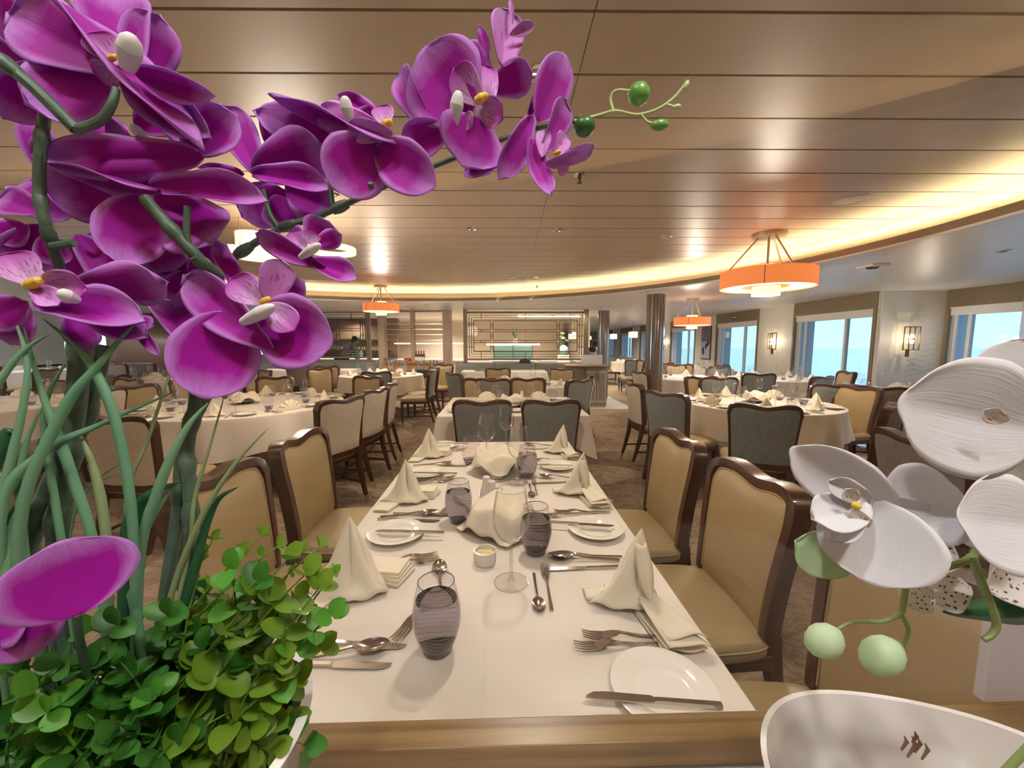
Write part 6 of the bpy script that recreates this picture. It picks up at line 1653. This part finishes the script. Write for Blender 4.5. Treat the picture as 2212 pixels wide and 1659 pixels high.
bloom((950,1160), .260, [((1010,1285),(648,1005),98,-.004,-.012,-22,'petal',0), ((940,1180),(1205,1265),135,-.002,-.008,10,'round',2), ((845,1150),(745,1470),140,-.002,-.012,8,'round',0), ((740,1310),(585,1080),72,.006,.006,25,'petal',2), ((890,1080),(790,880),46,.006,.010,20,'sepal',0), ((850,1090),(650,1150),80,.014,.016,0,'petal',1), ((1000,1110),(1120,1040),70,.004,.006,0,'sepal',2)],
  ((890,1190),(1010,1128),30), (978,1108,19), [((970,1120),(845,1020),72,-.006,-.014,0,True), ((985,1110),(1045,955),70,-.006,-.010,10,False), ((985,1120),(1085,1215),66,-.008,-.012,0,True)])
bloom((160,1080), .238, [((240,1080),(640,1030),98,.006,.006,15,'petal',1), ((120,1110),(495,1150),84,-.004,-.006,-35,'petal',2), ((300,1150),(535,1235),66,.006,.004,-20,'petal',0), ((100,1110),(-70,1190),82,-.002,-.006,0,'petal',1), ((100,1120),(20,1275),70,.004,.002,20,'petal',2), ((470,1165),(585,1315),26,.010,.010,20,'sepal',0), ((470,1165),(575,1205),34,.010,.010,0,'petal',1), ((260,1150),(330,1290),60,.012,.010)],
  ((290,1110),(215,1075),28), (120,1045,30), [((130,1050),(10,925),82,-.004,-.010,0,True), ((140,1050),(305,1062),74,-.006,-.012,0,True), ((130,1060),(210,1120),50,-.008,-.012,0,False)])
# deeper mass at the left
bloom((90,760), .240, [((150,780),(-20,720),70,0,-.004,15,'petal',0), ((140,740),(70,660),62,.006,.006,0,'petal',2), ((100,830),(-20,880),62,0,-.004,0,'petal',1), ((150,830),(60,985),85,.006,.004,0,'petal',2), ((170,870),(210,980),60,.010,.010)])
bloom((150,560), .252, [((160,640),(118,430),60,.004,.006,0,'petal',1), ((160,640),(240,520),80,.010,.012), ((170,650),(150,820),90,.010,.010,0,'petal',1)])
bloom((420,940), .268, [((290,865),(448,1055),70,-.004,-.008,10,'petal',0), ((540,860),(650,1010),80,.006,.008,0,'petal',1), ((330,880),(600,1010),120,.012,.012,0,'petal',2), ((300,900),(180,1010),90,.010,.010,0,'petal',1), ((520,880),(380,1030),90,.010,.012,0,'petal',2)])
bloom((720,980), .276, [((700,1010),(840,900),75,.0,.004,0,'petal',1), ((700,1010),(560,930),80,.004,.004,0,'petal',2), ((690,1000),(650,1120),80,.004,.004)])
# petals low at the left, over the greenery
def low():
    fl = bloom((250,2280), .205, [])
    for base, tip, hw, z0, z1, roll, v in (((290,2270),(225,2000),190,.206,.200,6,0), ((100,2220),(-120,2330),120,.215,.21,0,0), ((60,2200),(90,2440),110,.22,.215,0,2)): setpetal(fl, base, tip, hw, z0, z1, roll, 'round', v)
low()
stem(arr, [(165,1325,.206),(180,1420,.225),(240,1640,.262)], .0020, SM)

# grass blades
GB, GY = M['blade'], M['blade_y']
BL = [([(285,1640,.262),(290,1200,.245),(262,960,.24),(215,820,.238),(160,745,.238),(95,690,.238)], .0046, GB),
 ([(250,1640,.262),(215,1240,.25),(150,1010,.245),(95,860,.243),(50,700,.243)], .0038, GB), ([(240,1640,.262),(232,1200,.252),(205,1020,.25),(168,930,.25)], .0046, GY),
 ([(300,1640,.262),(300,1230,.25),(345,1050,.245),(400,930,.245),(450,870,.248)], .0040, GB), ([(330,1640,.262),(360,1330,.262),(430,1130,.258),(510,1000,.255),(580,925,.255)], .0026, GY),
 ([(70,1640,.255),(40,1160,.235),(130,900,.235),(220,780,.237),(300,690,.24)], .0050, GB), ([(40,1640,.25),(0,1130,.235),(90,980,.24),(210,920,.25),(380,845,.258)], .0036, GB),
 ([(200,1640,.26),(130,1150,.25),(95,900,.25),(150,770,.25)], .0028, GB), ([(290,1640,.262),(268,1130,.262),(320,950,.262),(360,830,.263),(380,765,.264)], .0015, GY),
 ([(120,1640,.26),(60,1250,.242),(45,1010,.242),(95,870,.243)], .0030, GB), ([(300,1640,.262),(400,1230,.262),(420,1080,.265),(455,960,.265),(485,855,.268)], .0018, GY),
 ([(280,1640,.262),(275,1240,.248),(300,1090,.248),(390,1040,.25)], .0080, M['leaf_d']), ([(0,1640,.25),(-60,1150,.235),(10,950,.238),(25,935,.238)], .0085, M['leaf_d']),
 ([(310,1640,.262),(420,1230,.262),(450,1120,.262),(475,1075,.262),(515,1052,.262)], .0036, M['leaf_d']), ([(180,1640,.26),(150,1200,.256),(190,1060,.256),(280,990,.258)], .0010, GB),
 ([(130,1640,.26),(100,1220,.256),(160,1080,.256),(270,1015,.258)], .0010, GB), ([(60,1640,.252),(-30,1200,.235),(20,1010,.236),(60,800,.238),(20,660,.24)], .0030, GB),
 ([(40,1640,.25),(-40,1160,.232),(-60,950,.232),(30,780,.236),(110,720,.24)], .0036, GB), ([(90,1640,.258),(20,1330,.24),(30,1150,.24),(75,1040,.242)], .0075, GB), ([(60,1640,.256),(-10,1330,.24),(0,1180,.24),(40,1080,.242)], .0070, M['leaf_d']),
 ([(330,1640,.262),(300,1360,.25),(280,1230,.25),(335,1110,.25),(380,1040,.252)], .0045, GB)]
for pts, w, m in BL: blade(arr, pts, w*(.72 if w < .0042 else .58), m)

# round leaved greenery
rnd = random.Random(21)
def sprig(parent, tgt, basep, n, L, mat, small=False):
    mb = MB(); a, b = basep, tgt; d = b - a; mid = (a+b)/2 + Vector((0,0,.02)) + Vector((rnd.uniform(-1,1), rnd.uniform(-1,1), 0))*.012
    path = [(1-t)**2*a + 2*t*(1-t)*mid + t*t*b for t in [i/10 for i in range(11)]]
    mb.tube(path, [.0011*(1-.055*i) for i in range(11)], 6)
    for i in range(n):
        t = .35 + .65*i/(n-1) if n > 1 else 1; k = min(int(t*10), 9); p = path[k].lerp(path[k+1], t*10-k); tg = (path[k+1]-path[k]).normalized()
        rot = i*pi/2 + rnd.uniform(-.4,.4)
        s0 = tg.cross(Vector((.3,.2,1))).normalized(); s1 = tg.cross(s0)
        for q in (0, pi):
            dr = (s0*cos(rot+q) + s1*sin(rot+q)) + tg*rnd.uniform(.2,.8); f = (.70+.5*(1-t)) * rnd.uniform(.8,1.15)
            nr = tg + Vector((rnd.uniform(-.4,.4), -.5, .6))
            leaf_into(mb, p, dr, nr, L*f, L*f*(.40 if not small else .20), .22, rnd.uniform(-.1,.3))
    leaf_into(mb, b, d, Vector((0,-.8,.6)), L*.7, L*.28)
    mb.move(parent.matrix_world.inverted()); return obj('leafy_sprig', mb, mat, parent, angle=180)
base0 = Vector((pc_.x, pc_.y, rimz-.018))
T_ = [(60,1440),(110,1390),(200,1360),(250,1350),(310,1400),(180,1470),(90,1540),(40,1600),(150,1590),(240,1530),(330,1500),(395,1450),(420,1370),(360,1330),(470,1330),(520,1300),(560,1260),(600,1330),(640,1290),(690,1270),(715,1330),(650,1390),(690,1400),(600,1420),(540,1400),(640,1470),(580,1500),(520,1480),(460,1450),(450,1540),(540,1580),(620,1560),(660,1610),(590,1620),(400,1590),(330,1600),(270,1620),(200,1640),(480,1620),(660,1240),(500,1230),(430,1290),(340,1440),(280,1460),(130,1500),(20,1520),(430,1400),(500,1360),(570,1350),(620,1210)]
for i, (px, py) in enumerate(T_):
    Z = .235 + .05*((i*37) % 10)/10 if px < 420 else .25 + .04*((i*37) % 10)/10
    m = M['leaf_y'] if px > 430 and i % 4 else (M['leaf_b'] if i % 5 == 0 else M['leaf_g']) if px > 60 else M['leaf_g']
    a = rnd.uniform(0, 2*pi); bp_ = base0 + Vector((cos(a), sin(a), 0))*rnd.uniform(0,.06) + Vector((0,0,-.01))
    sprig(arr, A(px, py, Z), bp_, rnd.choice((4,5,5,6)), rnd.uniform(.018,.023), m)
for i, (px, py) in enumerate(((70,1500),(130,1440),(30,1560),(110,1600),(200,1560),(60,1640),(160,1650),(250,1590),(20,1450),(300,1540),(190,1440),(260,1430),(100,1540),(340,1640))):
    a = rnd.uniform(0, 2*pi); sprig(arr, A(px, py, .215 + .004*(i % 6)), base0 + Vector((cos(a), sin(a), 0))*.05, 5, rnd.uniform(.018,.022), M['leaf_g'] if i % 4 else M['leaf_b'])
for px, py in ((565,1155),(600,1180),(520,1190),(460,1165),(690,1180),(650,1190),(720,1240),(560,1200),(440,1200)):
    a = rnd.uniform(0, 2*pi); sprig(arr, A(px, py, .275), base0 + Vector((cos(a), sin(a), 0))*.04, 6, .011, M['leaf_y'], True)

# ---------------------------------------------------------------- white arrangement, right
qc = A(2075, 1700, .30)
war = thing('orchid_arrangement', 'white orchid arrangement with spotted petals in a wavy white bowl at right', 'flower arrangement', (qc.x, qc.y, CT))
bpy.context.view_layer.update()
fr = A(1900, 1574, .36); rb_ = .122; hb = fr.z - CT
def bowl(u, v):
    a = 2*pi*u; prof = [(.0,.004), (.45,.0), (.55,.006), (.80,hb*.5), (.96,hb*.93), (1.0,hb), (.965,hb-.001), (.93,hb*.9), (.74,hb*.45), (.5,.018), (0,.016)]
    f = v*(len(prof)-1); i = min(int(f), len(prof)-2); t = f-i; r = prof[i][0]*(1-t)+prof[i+1][0]*t; z = prof[i][1]*(1-t)+prof[i+1][1]*t
    k = z/hb; return Vector((cos(a)*r*rb_*1.12, sin(a)*r*rb_*.86, z + .0045*k*k*sin(2*a+2.3) + .003*k*k*sin(3*a+.8)))
obj('bowl', MB().grid(bowl, 72, 30), M['pot'], war)
tw = MB(); t0_ = A(1960,1636,.335)
for dx, dy, L in ((0,0,.018),(.006,.004,.013),(-.005,.006,.012),(.012,-.002,.014),(.004,.012,.010)):
    c = t0_ + RT*dx + UP*dy; tw.tube([c, c + UP*L*.6 + RT*L*.4, c + UP*L + RT*L*.2], [.0008,.0016,.0003], 5)
tw.move(war.matrix_world.inverted()); tw_o = obj('dry_twig', tw, pbr('dry_twig', (.22,.12,.09), .8), war)
obj('moss', MB().lathe([(0,.10), (.070,.095)], 32), M['soil'], war)
def wq(x, y): return (x/KC, y/KC)
def wbloom(c, Z, petals, lips=(), cal=None):
    fl = bpy.data.objects.new('orchid_flower', None); COL.objects.link(fl); fl.empty_display_size = .01
    fl.parent = war; fl.matrix_basis = war.matrix_world.inverted() @ Matrix.Translation(A(c[0], c[1], Z)); bpy.context.view_layer.update()
    for base, tip, hw, z0, z1, roll, kind, v in petals: setpetal(fl, wq(*base), wq(*tip), hw/KC, Z+z0, Z+z1, roll, kind, v, M['petal_w'])
    for base, tip, hw, z0, z1, roll, m in lips: setpetal(fl, wq(*base), wq(*tip), hw/KC, Z+z0, Z+z1, roll, 'petal', 0, M[m], 'lip_lobe')
    if cal: setblob(fl, 'callus', MB().lathe([(0,0), (.7,.1), (1,.5), (.7,.9), (0,1)], 14), M['callus'], wq(cal[0]-cal[2], cal[1]-cal[2]*.4), wq(cal[0]+cal[2], cal[1]+cal[2]*.4), Z-.013, Z-.016, cal[2]*.8/KC, 'yellow flower centre')
wbloom((1890,1095), .255, [((1930,1110),(1716,975),62,.0,-.010,-6,'round',0), ((1910,1112),(2092,1062),84,.004,-.004,6,'round',2), ((1905,1080),(1888,1266),104,-.002,-.012,4,'round',0), ((1890,1080),(1985,1150),70,.006,.004,0,'petal',0)],
  [((1880,1090),(1760,1118),52,-.006,-.016,15,'petal_w'), ((1880,1080),(1792,1042),30,-.006,-.012,0,'petal_w'), ((1872,1085),(1800,1170),34,-.008,-.016,10,'petal_w'), ((1846,1098),(1866,1146),24,-.014,-.016,0,'lip_w'), ((1850,1082),(1828,1058),20,-.014,-.016,0,'lip_w')], (1850,1092,12))
wbloom((2200,900), .240, [((2255,935),(1962,872),128,0,-.012,4,'round',0), ((2230,900),(2260,720),110,.006,.0,0,'petal',0), ((2235,940),(2300,1040),90,.006,.004,0,'petal',1)], [((2172,912),(2128,888),22,-.014,-.016,0,'lip_w')])
wbloom((2230,1130), .236, [((2275,1145),(2086,1118),104,0,-.010,4,'round',0), ((2200,1160),(2068,1160),34,.012,.012,0,'sepal',0)])
stem(war, [(1948,1246,.262),(2010,1235,.262),(2085,1212,.264),(2110,1190,.266),(2140,1130,.262),(2230,1080,.26)], .0022, M['stem_g2'] if 'stem_g2' in M else M.setdefault('stem_g2', pbr('fresh_stem', (.17,.24,.08), .5, col2=(.22,.29,.10), scale=30)))
G2 = M['stem_g2']
stem(war, [(2098,1200,.264),(2125,1270,.264),(2152,1340,.264),(2145,1368,.264),(2125,1382,.264)], (.0026,.0020), G2)
stem(war, [(1958,1250,.262),(1952,1300,.262),(1945,1325,.262),(1905,1343,.262),(1840,1345,.262),(1795,1368,.262)], (.0020,.0009), G2)
stem(war, [(1945,1325,.262),(1962,1360,.262),(1950,1395,.262),(1938,1410,.262)], (.0016,.0009), G2); stem(war, [(1900,1120,.262),(1935,1190,.266),(1950,1246,.262)], .0018, G2)
stem(war, [(2230,1080,.26),(2330,1200,.27),(2300,1500,.29),(2150,1690,.30)], .0026, G2)
bud(1780, 1384, .262, 34, 40, M['bud_pale'], war, rot=60); bud(1905, 1416, .262, 38, 46, M['bud_pale'], war, rot=55)
lone(1838, 1238, .268, .036, (-.2,.2,1), 148, 'petal', 0, (.85,1,1), war, M['bud_pale'], 'g')
for px, py, d, s in ((2075,1222,150,.026),(2090,1262,200,.026),(2010,1270,215,.020),(2130,1268,10,.034),(2215,1330,110,.024)): lone(px, py, .275, s, (-.2,.3,.9), d, 'petal', 2, (1,1,1), war, M['spot_w'], 's')
blade(war, [(2330,1330,.28),(2230,1315,.275),(2140,1318,.275),(2036,1322,.275)], .0100, M['leaf_d'], 'leaf')
